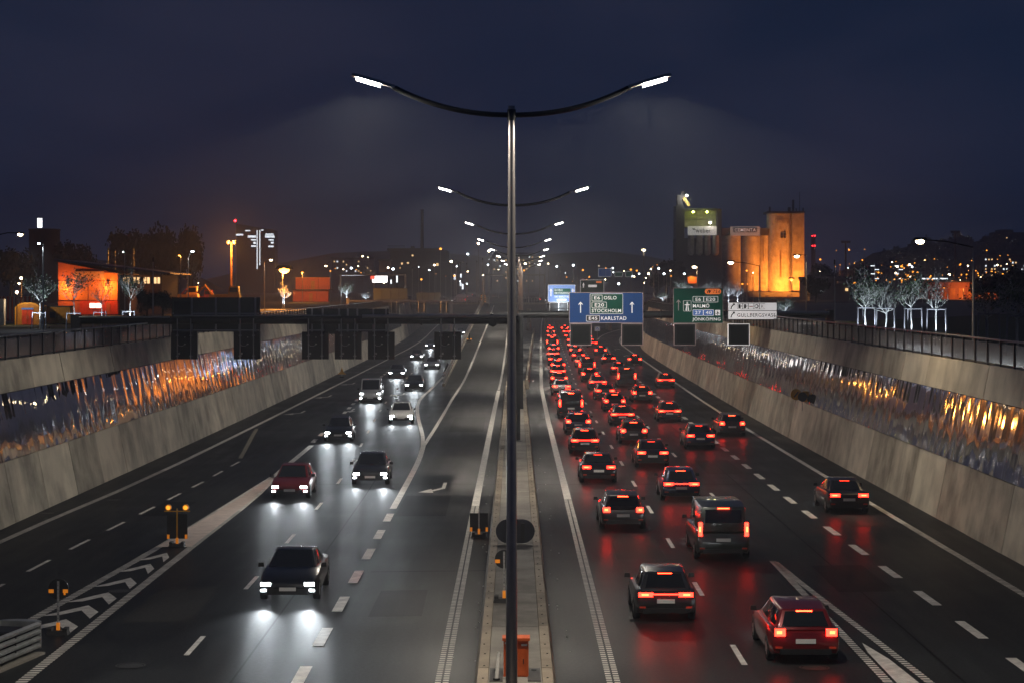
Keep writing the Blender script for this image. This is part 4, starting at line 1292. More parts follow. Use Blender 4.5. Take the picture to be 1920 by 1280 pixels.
for s in (-1, 1): MB().box((s * .32, -.02, .36), (.14, .02, .08)).build('reflector', M_AMBER, am)
jm = thing('junction_sign', 'black and orange board sign at the top of the ramp', 'road sign', (P(906, 0, 455).x, 455, ramp_z(455)))
MB().box((0, 0, 1.1), (.95, .06, 1.9)).build('panel', M_BLACK, jm)
for s in (-1, 1):
    for k in range(4): MB().box((s * .42, -.04, .4 + k * .45), (.10, .03, .12)).build('reflector', E_AMB, jm)  # reflectors given an amber glow of their own
MB().tube([(0, .06, 0), (0, .06, 2)], .05, 6).build('post', M_GALV, jm)
rm = thing('ramp_marker', 'small sign with two orange reflectors at the ramp edge', 'road sign', (P(880, 0, 292).x, 292, ramp_z(292)))
MB().prism([(-.12, .3), (.12, .3), (.06, 1.2), (-.06, 1.2)], 0, .04).build('panel', M_BLACK, rm)
MB().box((0, 0, .08), (.7, .4, .16), taper=.8).build('base_foot', M_RUBBER, rm)
for s in (-1, 1): MB().box((s * .25, -.05, .38), (.16, .04, .12)).build('reflector', E_AMB, rm)  # these reflectors also carry the added amber glow
# signs mounted on the right wall
def wall_sign(label, d_y, h, r, m, slash=False):
    p = wall_point(PR, 1, PR.at_y(d_y), h, .35)
    t = thing('wall_sign', label, 'road sign', p)
    MB().disc_y((0, 0, 0), r, .03, 24).build('disc', m, t)
    if slash:
        MB().add([(-.17, -.02, -.13), (-.10, -.02, -.20), (.17, -.02, .13), (.10, -.02, .20)], [(0, 1, 2, 3)]).build('slash', M_INK, t)
    MB().tube([(0, .05, 0), (.25, .1, 0)], .03, 6).build('bracket', M_GALV, t)
    MB().tube([(0, .05, -.9), (0, .05, .2)], .03, 6).build('post', M_GALV, t)
wall_sign('round yellow sign with black slash on the right wall', 132.5, 2.95, .36, M_YEL, True)
wall_sign('round black sign back beside the yellow sign on the right wall', 129.6, 2.95, .30, M_BLACK)
# small pale sign in the grass gore
sg_ = thing('gore_sign', 'small pale chevron sign standing in the grass gore', 'road sign', (P(1120, 0, 365).x, 365, 0))
MB().box((0, 0, 2.6), (.95, .06, .8)).build('panel', mat('gore_sign_white', (.8, .82, .85), .5), sg_)
poly = MB().add([(-.3, -.04, 2.35), (0, -.04, 2.75), (.3, -.04, 2.35), (.3, -.04, 2.5), (0, -.04, 2.9), (-.3, -.04, 2.5)], [(0, 1, 4, 5), (1, 2, 3, 4)]).build('chevron', M_RBLUE, sg_)
MB().tube([(0, .06, 0), (0, .06, 2.9)], .05, 6).build('post', M_GALV, sg_)
MB().box((0, 0, .35), (1.1, .8, .7), taper=.8).build('base_foot', M_BLACK, sg_)
# ================================================================== buildings
def pbox(mb, x0, x1, y0, y1, Y, depth, oy=0.0):
    a, b = P(x0, y1, Y), P(x1, y0, Y)
    return mb.box(((a.x + b.x) / 2, Y + oy + depth / 2, (a.z + b.z) / 2), (b.x - a.x, depth, b.z - a.z))

def rel(mb, t):
    ox, oy, oz = t.location
    mb.v = [(x - ox, y - oy, z - oz) for x, y, z in mb.v]
    return mb

def part(t, name, m, *rects, Y, depth, oy=0.0):
    mb = MB()
    for r in rects: pbox(mb, *r, Y, depth, oy)
    return rel(mb, t).build(name, m, t)

def base_at(x, Y): return (P(x, 0, Y).x, Y, Z_TOP)

W_LIT = emit('window_warm', (1.0, 0.62, 0.28), 1.6)
W_COOL = emit('window_cool', (0.85, 0.93, 1.0), 2.2)
W_DARK = mat('window_dark', (0.02, 0.022, 0.028), 0.15, var=0.1)

def window_grid(t, x0, x1, y0, y1, nx, ny, Y, lit=0.3, oy=-0.12, fill=0.6, cool=0.3, rnd=None):
    rnd = rnd or random
    dx, dy = (x1 - x0) / nx, (y1 - y0) / ny
    for i in range(nx):
        for j in range(ny):
            r = rnd.random()
            m = W_DARK if r > lit else (W_COOL if rnd.random() < cool else W_LIT)
            cx_, cy_ = x0 + (i + .5) * dx, y0 + (j + .5) * dy
            part(t, 'window', m, (cx_ - dx * fill / 2, cx_ + dx * fill / 2, cy_ - dy * fill / 2, cy_ + dy * fill / 2), Y=Y, depth=0.2, oy=oy)

# ---------------------------------------------------------------- orange office building on the left
YO = 255.0
ob = thing('orange_building', 'orange panelled building with slanting roof behind the lit trees', 'building', base_at(165, YO))
M_OPAN = mat('orange_panel', (0.62, 0.20, 0.055), 0.6, var=0.12, scale=.6)
M_OPAN2 = mat('rust_panel', (0.42, 0.11, 0.06), 0.6, var=0.12, scale=.6)
a = [P(109, 492, YO), P(222, 513, YO), P(222, 590, YO), P(109, 590, YO)]
mb = MB().prism([(p.x, max(p.z, Z_TOP)) for p in a], YO, YO + 14)
rel(mb, ob).build('wall', M_OPAN2, ob)
k = 0
for i, (x0, x1) in enumerate(((110, 137), (138, 165), (166, 193), (194, 221))):
    for (y0, y1) in ((527, 545), (545.6, 563), ):
        part(ob, 'facade_panel', M_OPAN, (x0 + .4, x1 - .4, y0, y1), Y=YO, depth=.1, oy=-.1)
part(ob, 'facade_panel', M_OPAN, (138, 221, 512, 526), Y=YO, depth=.1, oy=-.1)
part(ob, 'facade_panel', mat('pale_panel', (.5, .25, .16), .6), (140, 196, 509.5, 524), Y=YO, depth=.06, oy=-.17)
part(ob, 'lower_wall', M_RED, (150, 221, 564.5, 590), Y=YO, depth=.1, oy=-.1)
for x0, x1 in ((169, 178.5), (180, 190)):
    part(ob, 'window', emit('window_bright_%d' % int(x0), (1, .86, .65), 4.0), (x0, x1, 569, 577.5), Y=YO, depth=.1, oy=-.22)
part(ob, 'door', M_OPAN2, (200, 207, 568, 590), Y=YO, depth=.1, oy=-.2)
r0, r1, r2, r3 = P(105, 486.5, YO), P(322, 512, YO), P(322, 515, YO), P(105, 490, YO)
mb = MB().prism([(p.x, p.z) for p in (r0, r1, r2, r3)], YO - 1.2, YO + 16)
rel(mb, ob).build('roof', mat('roof_metal', (.10, .11, .14), .45, metal=.3), ob)
part(ob, 'side_wall', mat('side_wall_brown', (.13, .085, .075), .7), (222.5, 303, 516, 590), Y=YO + 1, depth=12)
for i in range(12):
    part(ob, 'window', W_LIT if i % 3 else W_DARK, (225 + i * 6.4, 229.5 + i * 6.4, 520.5, 532), Y=YO + 1, depth=.1, oy=-.08)
for px in (127, 203):
    wl_ = part(ob, 'wall_lamp', M_DARK, (px - 1.5, px + 1.5, 532, 534), Y=YO, depth=.4, oy=-.75)
    c = P(px, 537, YO)
    rel(MB().sphere((c.x, YO - .55, c.z + .1), .12, 8, 6), ob).build('lens', E_SOD, ob)
    lamp_light('wall_light', 'POINT', 620, C_SOD, ob, (c.x - ob.location.x, -1.1, c.z - .1 - ob.location.z), size=.15)

# ---------------------------------------------------------------- yellow hut, yellow machine, slatted fence, white cabinet
YH = 190.0
hut = thing('yellow_hut', 'yellow arched site hut with a red double door', 'hut', base_at(52, YH))
c = P(52, 0, YH)
arch = [(-1.2, 0), (1.2, 0), (1.2, 1.55)] + [(1.2 * math.cos(R(q)) * 1.0, 1.55 + .55 * math.sin(R(q))) for q in (25, 50, 75, 105, 130, 155)] + [(-1.2, 1.55)]
MB().prism(arch, 0, 2.6).build('shell', M_YEL, hut)
MB().prism([(x * .9, z * .93 + .02) for x, z in arch], -.05, -.01).build('front_panel', mat('hut_front', (.5, .22, .03), .5), hut)
for s in (-1, 1): MB().box((s * .27, -.09, .72), (.50, .06, 1.35)).build('door', M_RED, hut)
MB().box((0, -.13, 1.50), (1.1, .06, .16)).build('name_board', M_RBLUE, hut)
for s in (-1, 1): MB().box((s * .08, -.14, .7), (.03, .04, .3)).build('handle', M_GALV, hut)
ym = thing('yellow_container', 'dull yellow work container beside the arched hut', 'container', base_at(112, YH + 4))
for i in range(7):
    MB().box((-.98 + i * .325, 0, .85), (.31, 1.4, 1.55)).build('panel', M_YEL, ym)
MB().box((0, .05, 1.68), (2.5, 1.6, .12)).build('roof', M_DARK, ym)
MB().box((0, .05, .04), (2.4, 1.5, .08)).build('skid', M_DARK, ym)
MB().box((-.5, -.72, .9), (.55, .05, .55)).build('hatch', W_DARK, ym)
fe = thing('slat_fence', 'red and white slatted fence at the far left', 'fence', (P(20, 0, 205).x, 205, Z_TOP))
for i in range(22):
    MB().box((-2.2 + i * .215, 0, 1.35), (.12, .05, 2.5)).build('slat', M_RED if i % 2 else mat('slat_pale_%d' % i, (.55, .40, .36), .6), fe)
for z in (.3, 2.45): MB().box((0, .05, z), (4.8, .05, .12)).build('rail', M_DARK, fe)
wc = thing('white_cabinet', 'pale metal cabinet at the left picture edge', 'cabinet', (P(2, 0, 188).x, 188, Z_TOP))
MB().box((0, 0, 1.2), (.7, .6, 2.4)).build('housing', mat('pale_metal', (.55, .57, .6), .4), wc)
MB().box((0, -.31, 1.2), (.6, .02, 2.2)).build('door', mat('pale_metal_door', (.5, .52, .55), .4), wc)
MB().box((.2, -.33, 1.3), (.04, .03, .2)).build('handle', M_DARK, wc)
hutl = lamp_light('lamp_light', 'POINT', 260, C_WARM, hut, (-.4, -2.4, 2.9), size=.15)
MB().tube([(-.4, -2.5, 0), (-.4, -2.5, 3.0)], .04, 6).build('lamp_stand', M_GALV, hut)
MB().sphere((-.4, -2.5, 3.05), .12, 8, 6).build('lamp_globe', E_WARM, hut)

# ---------------------------------------------------------------- works vehicles behind the near left sign
def digger(label, x, Y, m, s=1.0):
    t = thing('works_vehicle', label, 'digger', (P(x, 0, Y).x, Y, Z_TOP))
    MB().box((0, 0, 1.6 * s), (4.2 * s, 2.2, 1.3 * s), taper=.93).build('body', m, t)
    MB().box((1.2 * s, 0, 2.75 * s), (1.4 * s, 1.8, 1.1 * s), taper=.85).build('cab', m, t)
    MB().box((1.2 * s, -.83, 2.8 * s), (1.0 * s, .06, .6 * s)).build('window', W_DARK, t)
    for k in (-1.3, 1.3):
        MB().tube([(k * s, -1.2, .55 * s), (k * s, 1.2, .55 * s)], .55 * s, 14).build('wheel', M_RUBBER, t, smooth=40)
    MB().tube([(-1.6 * s, 0, 2.2 * s), (-2.6 * s, 0, 3.4 * s), (-3.6 * s, 0, 2.4 * s)], .18 * s, 6).build('boom', m, t)
    return t
digger('yellow lorry behind the large sign back on the left', 344, 300, M_YEL, 1.12)
digger('red lorry between the two yellow works vehicles', 378, 330, M_RED, .95)
digger('yellow digger right of the red lorry', 422, 296, M_YEL, 1.12)

# ---------------------------------------------------------------- dark tower with a lit box on its roof
YT = 480.0
tw_ = thing('dark_tower', 'dark round tower with a lit sign box on its roof', 'building', base_at(78, YT))
MB().tube([(0, 3, 0), (0, 3, P(0, 432, YT).z - Z_TOP)], 3.6, 28).build('shaft', mat('tower_dark', (.03, .03, .033), .8), tw_, smooth=40)
MB().tube([(0, 3, P(0, 432, YT).z - Z_TOP), (0, 3, P(0, 432, YT).z - Z_TOP + .35)], 3.75, 28).build('parapet', M_DARK, tw_, smooth=40)
MB().box((-.9, 2, P(0, 418, YT).z - Z_TOP), (1.0, .6, 2.2)).build('sign_box', emit('lit_sign', (.9, .95, 1), 3.0), tw_)
MB().box((-.9, 2, P(0, 408, YT).z - Z_TOP), (1.5, .8, .2)).build('sign_cap', M_GALV, tw_)
for s in (-1, 1): MB().tube([(-.9 + s * .6, 2, P(0, 432, YT).z - Z_TOP), (-.9 + s * .35, 2, P(0, 424, YT).z - Z_TOP)], .06, 6).build('strut', M_GALV, tw_)

# ---------------------------------------------------------------- distant high rise with bright floors
YS = 1500.0
hr = thing('high_rise', 'distant dark tower block with bright bands of windows', 'building', base_at(478, YS))
a = [P(443, 420, YS), P(515, 432, YS), P(515, 562, YS), P(443, 562, YS)]
rel(MB().prism([(p.x, p.z) for p in a], YS, YS + 20), hr).build('wall', mat('tower_glass', (.02, .022, .03), .3), hr)
for r in ((441, 456, 439, 442), (465, 480, 442, 446), (471, 480, 449, 451.5), (475, 479.5, 454, 458), (471, 480, 460.5, 463.5), (497, 515, 442, 446), (504, 513, 449, 451.5), (508, 513, 454, 457), (503, 513, 461, 464), (498, 513, 438.5, 441), (460, 469, 432, 434), (489, 494, 431, 433)):
    part(hr, 'window', W_COOL, r, Y=YS, depth=.6, oy=-.7)
for r in ((481.5, 483, 432, 505), (486.5, 488, 432, 498)):
    part(hr, 'light_strip', W_COOL, r, Y=YS, depth=.6, oy=-.8)
mm = thing('radio_mast', 'thin white mast with a red beacon left of the tower block', 'mast', base_at(441, 700))
hm = P(0, 416, 700).z - Z_TOP
MB().tube([(0, 0, 0), (.4, 0, hm * .45), (0, 0, hm)], [.25, .2, .12], 6).build('shaft', mat('mast_white', (.75, .7, .68), .5), mm)
MB().sphere((0, 0, hm + .3), .35, 8, 6).build('beacon', E_REDL, mm)
ap = thing('apartment_block', 'distant pale apartment block with scattered lit windows left of the works', 'building', base_at(660, 1500))
part(ap, 'wall', mat('pale_wall', (.16, .15, .18), .8), (622, 700, 486, 560), Y=1500, depth=14)
part(ap, 'roof', M_DARK, (620, 702, 483.5, 486), Y=1500, depth=15)
rw_ = random.Random(3)
window_grid(ap, 624, 698, 488, 512, 13, 4, 1500, .35, -.3, .45, .3, rw_)
ap2 = thing('apartment_block', 'distant dark tower block behind the lamp masts with rows of warm windows', 'building', base_at(968, 1700))
part(ap2, 'wall', mat('dark_wall', (.05, .045, .05), .8), (922, 1003, 478, 560), Y=1700, depth=14)
part(ap2, 'roof', M_DARK, (926, 1000, 474, 478), Y=1700, depth=12)
window_grid(ap2, 924, 1001, 480, 530, 14, 9, 1700, .30, -.3, .45, .25, rw_)

# ---------------------------------------------------------------- dark works with chimney
YI = 880.0
wk = thing('works_building', 'dark industrial works with a tall chimney in the distance', 'building', base_at(780, YI))
M_WK = mat('works_wall', (.022, .022, .025), .8, var=.3, scale=.2)
M_WKO = mat('works_brick', (.20, .085, .05), .8, var=.3, scale=.4)
part(wk, 'wall', M_WK, (731, 838, 470, 562), Y=YI, depth=30)
part(wk, 'roof', M_DARK, (726, 826, 466, 470.5), Y=YI, depth=32, oy=-1)
part(wk, 'roof', M_DARK, (815, 868, 489, 492), Y=YI - 10, depth=20)
part(wk, 'canopy', M_WKO, (711, 731, 489, 510), Y=YI - 6, depth=12)
part(wk, 'canopy_roof', M_DARK, (708, 734, 487, 489.5), Y=YI - 7, depth=14)
part(wk, 'wing', M_WK, (838, 862, 492, 562), Y=YI - 4, depth=20)
part(wk, 'vent', M_DARK, (770, 777, 462, 467), Y=YI + 4, depth=4)
rel(MB().tube([(P(789.5, 0, YI).x, YI + 10, P(0, 470, YI).z), (P(789.5, 0, YI).x, YI + 10, P(0, 392, YI).z)], [.75, .6], 16), wk).build('chimney', M_WK, wk, smooth=40)
rel(MB().tube([(P(789.5, 0, YI).x, YI + 10, P(0, 394, YI).z), (P(789.5, 0, YI).x, YI + 10, P(0, 391.4, YI).z)], .72, 16), wk).build('chimney_rim', M_DARK, wk, smooth=40)
rl_ = MB()
for i in range(16): pbox(rl_, 728 + i * 2, 728.4 + i * 2, 461, 466, YI, .15)
pbox(rl_, 727, 759, 461, 461.7, YI, .15)
rel(rl_, wk).build('roof_railing', M_DARK, wk)
for r in ((752, 755, 493, 496.5), (763, 766.5, 492, 495), (749.5, 751, 502, 504), (772, 775, 478, 481), (818, 822, 494, 499), (851, 854, 515, 525), (863, 865.5, 514, 521), (862, 865, 530, 537), (866, 869, 533, 543)):
    part(wk, 'window', W_COOL if r[0] > 840 else W_LIT, r, Y=YI - 8, depth=.5, oy=0)
bb = thing('lit_billboard', 'bright white billboard with a red corner under the portal frame', 'billboard', base_at(713, 560))
part(bb, 'panel', emit('billboard_white', (1, .96, .92), 4.5), (698, 726, 518, 530), Y=560, depth=.3)
part(bb, 'corner', emit('billboard_red', (1, .08, .05), 2.0), (695, 703, 518, 524), Y=560, depth=.3, oy=-.2)
for x in (700, 722): part(bb, 'post', M_GALV, (x, x + 1, 530, 562), Y=560, depth=.3, oy=.4)
part(bb, 'roof', M_BACKG, (684, 702, 509, 515), Y=575, depth=6)
for i, r in enumerate(((732, 734.4, 525, 532.5), (743, 745.6, 517, 530))):
    lt = thing('light_tube', ('short' if i == 0 else 'long') + ' upright white light tube right of the billboard', 'light', base_at(r[0] + 1, 570))
    part(lt, 'tube', W_COOL, r, Y=570, depth=.3)
    part(lt, 'stand', M_DARK, (r[0], r[1], r[3], 563), Y=570, depth=.3, oy=.1)

# ---------------------------------------------------------------- stacked red site cabins
YC = 500.0
cb = thing('site_cabins', 'two storeys of stacked red site cabins lit by the orange floodlight', 'cabins', base_at(586, YC))
M_CAB = mat('cabin_red', (.62, .10, .04), .5, var=.1, scale=.8)
for lv, (y0, y1, x0, x1) in enumerate(((521, 543, 554, 619), (544, 566, 549, 616))):
    n = 3
    for i in range(n):
        w = (x1 - x0) / n
        part(cb, 'cabin', M_CAB, (x0 + i * w + .25, x0 + (i + 1) * w - .25, y0 + .3, y1), Y=YC, depth=2.5)
    part(cb, 'roof', mat('cabin_roof_%d' % lv, (.5, .2, .08), .5), (x0 - .6, x1 + .6, y0 - .7, y0 + .3), Y=YC, depth=2.7, oy=-.1)
part(cb, 'door', mat('cabin_door', (.5, .22, .05), .5), (583, 590, 527, 543), Y=YC, depth=.1, oy=-.1)
part(cb, 'door', mat('cabin_door_low', (.5, .22, .05), .5), (580, 586, 550, 566), Y=YC, depth=.1, oy=-.1)
part(cb, 'walkway', M_DARK, (549, 625, 543.2, 544.2), Y=YC, depth=1.2, oy=-1.3)
for i in range(20): part(cb, 'baluster', M_DARK, (550 + i * 3.9, 550.4 + i * 3.9, 536, 543.2), Y=YC, depth=.06, oy=-1.3)

# ---------------------------------------------------------------- cement works: silos on the right
YW = 800.0
si = thing('cement_works', 'grey cement works tower with four round silos and a lit sign board', 'building', base_at(1310, YW))
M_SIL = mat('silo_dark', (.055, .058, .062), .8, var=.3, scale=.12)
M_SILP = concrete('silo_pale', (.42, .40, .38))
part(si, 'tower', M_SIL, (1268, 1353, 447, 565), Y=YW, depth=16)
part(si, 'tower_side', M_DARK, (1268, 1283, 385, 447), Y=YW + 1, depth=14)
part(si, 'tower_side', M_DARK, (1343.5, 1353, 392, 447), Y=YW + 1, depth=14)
part(si, 'upper_floor', mat('upper_floor_green', (.16, .17, .08), .7), (1283, 1343.5, 395, 427), Y=YW + 3, depth=10)
part(si, 'roof', M_DARK, (1279, 1345, 391, 395), Y=YW + .5, depth=14)
part(si, 'lift_house', M_DARK, (1270, 1280, 366, 386), Y=YW + 3, depth=6)
part(si, 'lift_cap', M_DARK, (1277, 1285, 359, 372), Y=YW + 4, depth=3)
sb = part(si, 'sign_board', lit(mat('board_pale', (.55, .55, .54), .6), (1, .97, .95), .30), (1289, 1343, 425, 441.5), Y=YW, depth=.6, oy=-1.4)  # board brightened by a glow of its own, added to the paint
for i in range(4):
    x = 1295.5 + i * 15.2
    c = P(x, 0, YW).x
    rel(MB().tube([(c, YW - .4, P(0, 480, YW).z), (c, YW - .4, P(0, 476, YW).z), (c, YW - .4, P(0, 442, YW).z)], [.6, 1.32, 1.32], 18), si).build('silo', M_SILP, si, smooth=40)
for y in (404, 412): part(si, 'gallery', M_DARK, (1283, 1343, y - .6, y + .6), Y=YW, depth=.5, oy=-.6)
for x in (1283, 1293, 1305, 1318, 1330, 1342): part(si, 'gallery_post', M_DARK, (x, x + .7, 395, 425), Y=YW, depth=.4, oy=-.6)
text_px(si, 'weber', 1303.5, 1332, 428.5, 437, YW, M_INK, -1.55)
poly_px(si, [(1296.5, 428.5), (1302.5, 429.4), (1303.5, 432), (1300, 431.5), (1298.5, 432.8), (1298.6, 430.5)], YW, M_INK, -1.55)
cv = MB().tube([tuple(P(1282, 371, YW + 2)), tuple(P(1292, 387, YW + 2))], .7, 6)
rel(cv, si).build('conveyor', mat('conveyor_yellow', (.5, .4, .15), .5), si)
for (x, y, col, pw, m) in ((1287, 367.5, C_LED, 900, E_LED), (1299, 398, (.85, .9, .1), 160, emit('yellow_flood', (.9, .95, .15), 40)), (1325, 398, (.85, .9, .1), 160, None), (1331, 418, C_LED, 140, E_LED)):
    p = P(x, y, YW)
    m = m or MATS['yellow_flood']
    rel(MB().sphere((p.x, YW - 1.4, p.z), .42, 8, 6), si).build('floodlight', m, si)
    lamp_light('flood_light', 'POINT', pw * 4, col, si, (p.x - si.location.x, -2.6, p.z - si.location.z - .3), size=.4)
ce = thing('cement_silos', 'concrete silo row lit orange with a tall stair tower at its end', 'silo', base_at(1440, YW))
for (x0, x1, yt) in ((1355, 1392, 442), (1393, 1428, 443), (1424, 1447, 432)):
    c = P((x0 + x1) / 2, 0, YW).x; r = (x1 - x0) / 2 / F_PX * YW
    rel(MB().tube([(c, YW + 5, Z_TOP), (c, YW + 5, P(0, yt, YW).z)], r, 24), ce).build('silo', M_SILP, ce, smooth=40)
c = P(1464, 0, YW).x; r = 24 / F_PX * YW
rel(MB().tube([(c, YW + 5, Z_TOP), (c, YW + 5, P(0, 400, YW).z)], r, 32), ce).build('main_silo', M_SILP, ce, smooth=40)
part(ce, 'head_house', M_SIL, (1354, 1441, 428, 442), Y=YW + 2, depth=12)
part(ce, 'sign_board', lit(mat('cementa_board', (.30, .31, .33), .6), (.9, .95, 1), .10), (1369, 1424.5, 425, 442.5), Y=YW, depth=.4, oy=-.6)  # faint emission added to this board too
part(ce, 'sign_field', M_INK, (1375, 1418.5, 427.5, 436), Y=YW, depth=.1, oy=-.75)
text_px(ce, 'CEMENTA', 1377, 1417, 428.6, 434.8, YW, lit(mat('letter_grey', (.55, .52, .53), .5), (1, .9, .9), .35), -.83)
part(ce, 'stair_tower', M_SILP, (1486, 1508, 399, 545), Y=YW - 2, depth=9)
part(ce, 'roof_deck', M_DARK, (1439, 1509, 396.5, 400.5), Y=YW - 2, depth=14)
part(ce, 'podium', M_SIL, (1396, 1500, 548, 566), Y=YW - 2, depth=2)
for i in range(2):
    for j in range(2):
        part(ce, 'window', W_DARK, (1464 + i * 5.4, 1468 + i * 5.4, 437 + j * 5.4, 441.4 + j * 5.4), Y=YW, depth=.3, oy=-.25)
text_px(ce, 'cementa', 1453, 1480, 408, 418, YW, mat('letter_faded', (.12, .10, .09), .7), -.35)
for (x, y0, y1, w) in ((1443.5, 388, 397, 3), (1480, 389, 397, 5), (1487.3, 375, 397, 4), (1499.5, 360, 397, .6), (1506, 390, 397, 2), (1493, 391, 397, 1.5)):
    part(ce, 'roof_antenna', M_DARK, (x - w / 2, x + w / 2, y0, y1), Y=YW + 2, depth=1)
for px, oy, pw in ((1470, -12, 46000), (1432, -9, 16000), (1499, -13, 34000)):
    dx = P(px, 0, YW).x - ce.location.x
    MB().box((dx, oy, .35), (.8, .5, .7)).build('flood_housing', M_DARK, ce)
    lamp_light('flood_light', 'SPOT', pw, (1.0, .26, .025), ce, (dx, oy, 1.0), (R(128), 0, 0), .4, 120, .6)
part(ce, 'rust_stain', mat('stain_dark', (.16, .12, .09), .9, var=.6, scale=.5), (1462, 1465, 470, 520), (1430, 1432, 448, 490), Y=YW, depth=.05, oy=-.06)
oh = thing('orange_hut', 'small glowing orange kiosk behind the green sign', 'hut', base_at(1297, 520))
part(oh, 'wall', M_OPAN, (1290, 1306, 520, 532), Y=520, depth=3)
part(oh, 'roof', M_DARK, (1288, 1308, 517.5, 520), Y=520, depth=4, oy=-.6)
part(oh, 'support', M_GALV, (1292, 1293, 532, 566), Y=520, depth=.3)
part(oh, 'support', M_GALV, (1303, 1304, 532, 566), Y=520, depth=.3)
lamp_light('kiosk_light', 'POINT', 500, C_SOD, oh, (0, -1.6, P(0, 521, 520).z - Z_TOP), size=.2)

# ---------------------------------------------------------------- right: low halls, hillside block, gantry masts
lh = thing('low_hall', 'low pale hall with a lit loading door right of the silos', 'building', base_at(1552, 560))
part(lh, 'wall', mat('hall_wall', (.20, .21, .23), .7), (1518, 1592, 524, 566), Y=560, depth=20)
part(lh, 'roof', mat('hall_roof', (.26, .27, .30), .6), (1516, 1594, 519, 524), Y=560, depth=21, oy=-.5)
part(lh, 'canopy', M_SILP, (1569, 1590, 528, 532), Y=560, depth=2, oy=-2)
part(lh, 'door', W_LIT, (1585, 1590, 541, 546), Y=560, depth=.2, oy=-.2)
part(lh, 'door', W_COOL, (1537, 1544, 543, 547), Y=560, depth=.2, oy=-.2)
lh2 = thing('hall', 'long dark hall with orange glowing front behind the lit trees', 'building', base_at(1800, 620))
part(lh2, 'wall', M_OPAN2, (1740, 1900, 530, 564), Y=620, depth=20)
part(lh2, 'roof', M_DARK, (1738, 1902, 527, 530), Y=620, depth=21, oy=-.5)
for i in range(9): part(lh2, 'bay_door', M_OPAN, (1746 + i * 17, 1757 + i * 17, 541, 562), Y=620, depth=.2, oy=-.15)
for px in (1800, 1850):
    lamp_light('hall_light', 'POINT', 1800, C_SOD, lh2, (P(px, 0, 620).x - lh2.location.x, -5, 3.0), size=.3)
    MB().tube([(P(px, 0, 620).x - lh2.location.x, -5, 0), (P(px, 0, 620).x - lh2.location.x, -5, 3.2)], .08, 6).build('light_post', M_GALV, lh2)
hb_ = thing('apartment_block', 'dark apartment block on the hill at the right edge', 'building', (P(1893, 0, 1300).x, 1330, P(0, 470, 1300).z - 6))
part(hb_, 'wall', mat('block_dark', (.035, .033, .038), .8), (1864, 1926, 436, 480), Y=1330, depth=14)
part(hb_, 'roof', M_DARK, (1874, 1900, 431, 436), Y=1330, depth=12)
window_grid(hb_, 1866, 1924, 438, 466, 12, 5, 1330, .22, -.3, .4, .5, rw_)
lb = thing('apartment_block', 'low apartment block with lit windows at the foot of the right hill', 'building', base_at(1880, 1000))
part(lb, 'wall', mat('block_grey', (.06, .058, .065), .8), (1838, 1926, 482, 560), Y=1000, depth=14)
part(lb, 'roof', M_DARK, (1836, 1928, 479, 482), Y=1000, depth=15)
window_grid(lb, 1840, 1924, 484, 520, 15, 6, 1000, .28, -.3, .45, .3, rw_)
for i, (x, yt) in enumerate(((1585.5, 453), (1791, 434))):
    fm = thing('stadium_mast', ('left' if i == 0 else 'right') + ' dark floodlight mast with a wide unlit head on the skyline', 'mast', base_at(x, 900))
    h = P(0, yt, 900).z - Z_TOP
    MB().tube([(0, 0, 0), (0, 0, h)], [.5, .35], 8).build('shaft', M_DARK, fm)
    MB().box((0, 0, h), (4.2, 1.2, .5)).build('head', M_DARK, fm)
    for dx in (-1.6, -.8, .8, 1.6): MB().box((dx, -.2, h - .5), (.7, .6, .6)).build('floodlight', M_DARK, fm)
rb_ = thing('chimney_beacons', 'faint chimney with two pairs of red beacons right of the silos', 'chimney', base_at(1525, 1600))
hh = P(0, 440, 1600).z - Z_TOP
MB().tube([(0, 0, 0), (0, 0, hh)], [2.2, 1.6], 14).build('shaft', mat('chimney_grey', (.03, .03, .036), .8), rb_, smooth=40)
for y in (442.5, 461.5):
    for dx in (-.9, .9): MB().sphere((dx, -2.2, P(0, y, 1600).z - Z_TOP), .42, 8, 6).build('beacon', E_REDL, rb_)
wm = (1640, 1685)
for i, px in enumerate(wm):
    lm = thing('light_column', ('left' if i == 0 else 'right') + ' white stacked light column between the lit trees', 'light column', base_at(px, 420))
    y0, y1 = 497, 540
    MB().tube([(0, 0, 0), (0, 0, P(0, y0, 420).z - Z_TOP)], .10, 8).build('shaft', mat('column_white_%d' % i, (.8, .8, .82), .5), lm)
    for k, dy in enumerate((2, 9, 17, 26)):
        MB().box(((-.45, .45, -.4, .45)[k], -.1, P(0, y0 + dy, 420).z - Z_TOP), (.8, .12, .14)).build('light_bar', W_COOL, lm)
cn = thing('canopy_light', 'long white light bar of a canopy behind the rightmost lit tree', 'light', base_at(1753, 440))
part(cn, 'bar', W_COOL, (1729, 1777, 522, 524), Y=440, depth=.3)
for x in (1730, 1776): part(cn, 'post', M_GALV, (x - .3, x + .3, 524, 569), Y=440, depth=.2)
for a_, b_ in (((1755, 515), (1768, 511)), ((1768, 511), (1779, 518))):
    q0, q1 = P(*a_, 440), P(*b_, 440)
    rel(MB().tube([q0, q1], .07, 6), cn).build('roof_strut', M_GALV, cn)

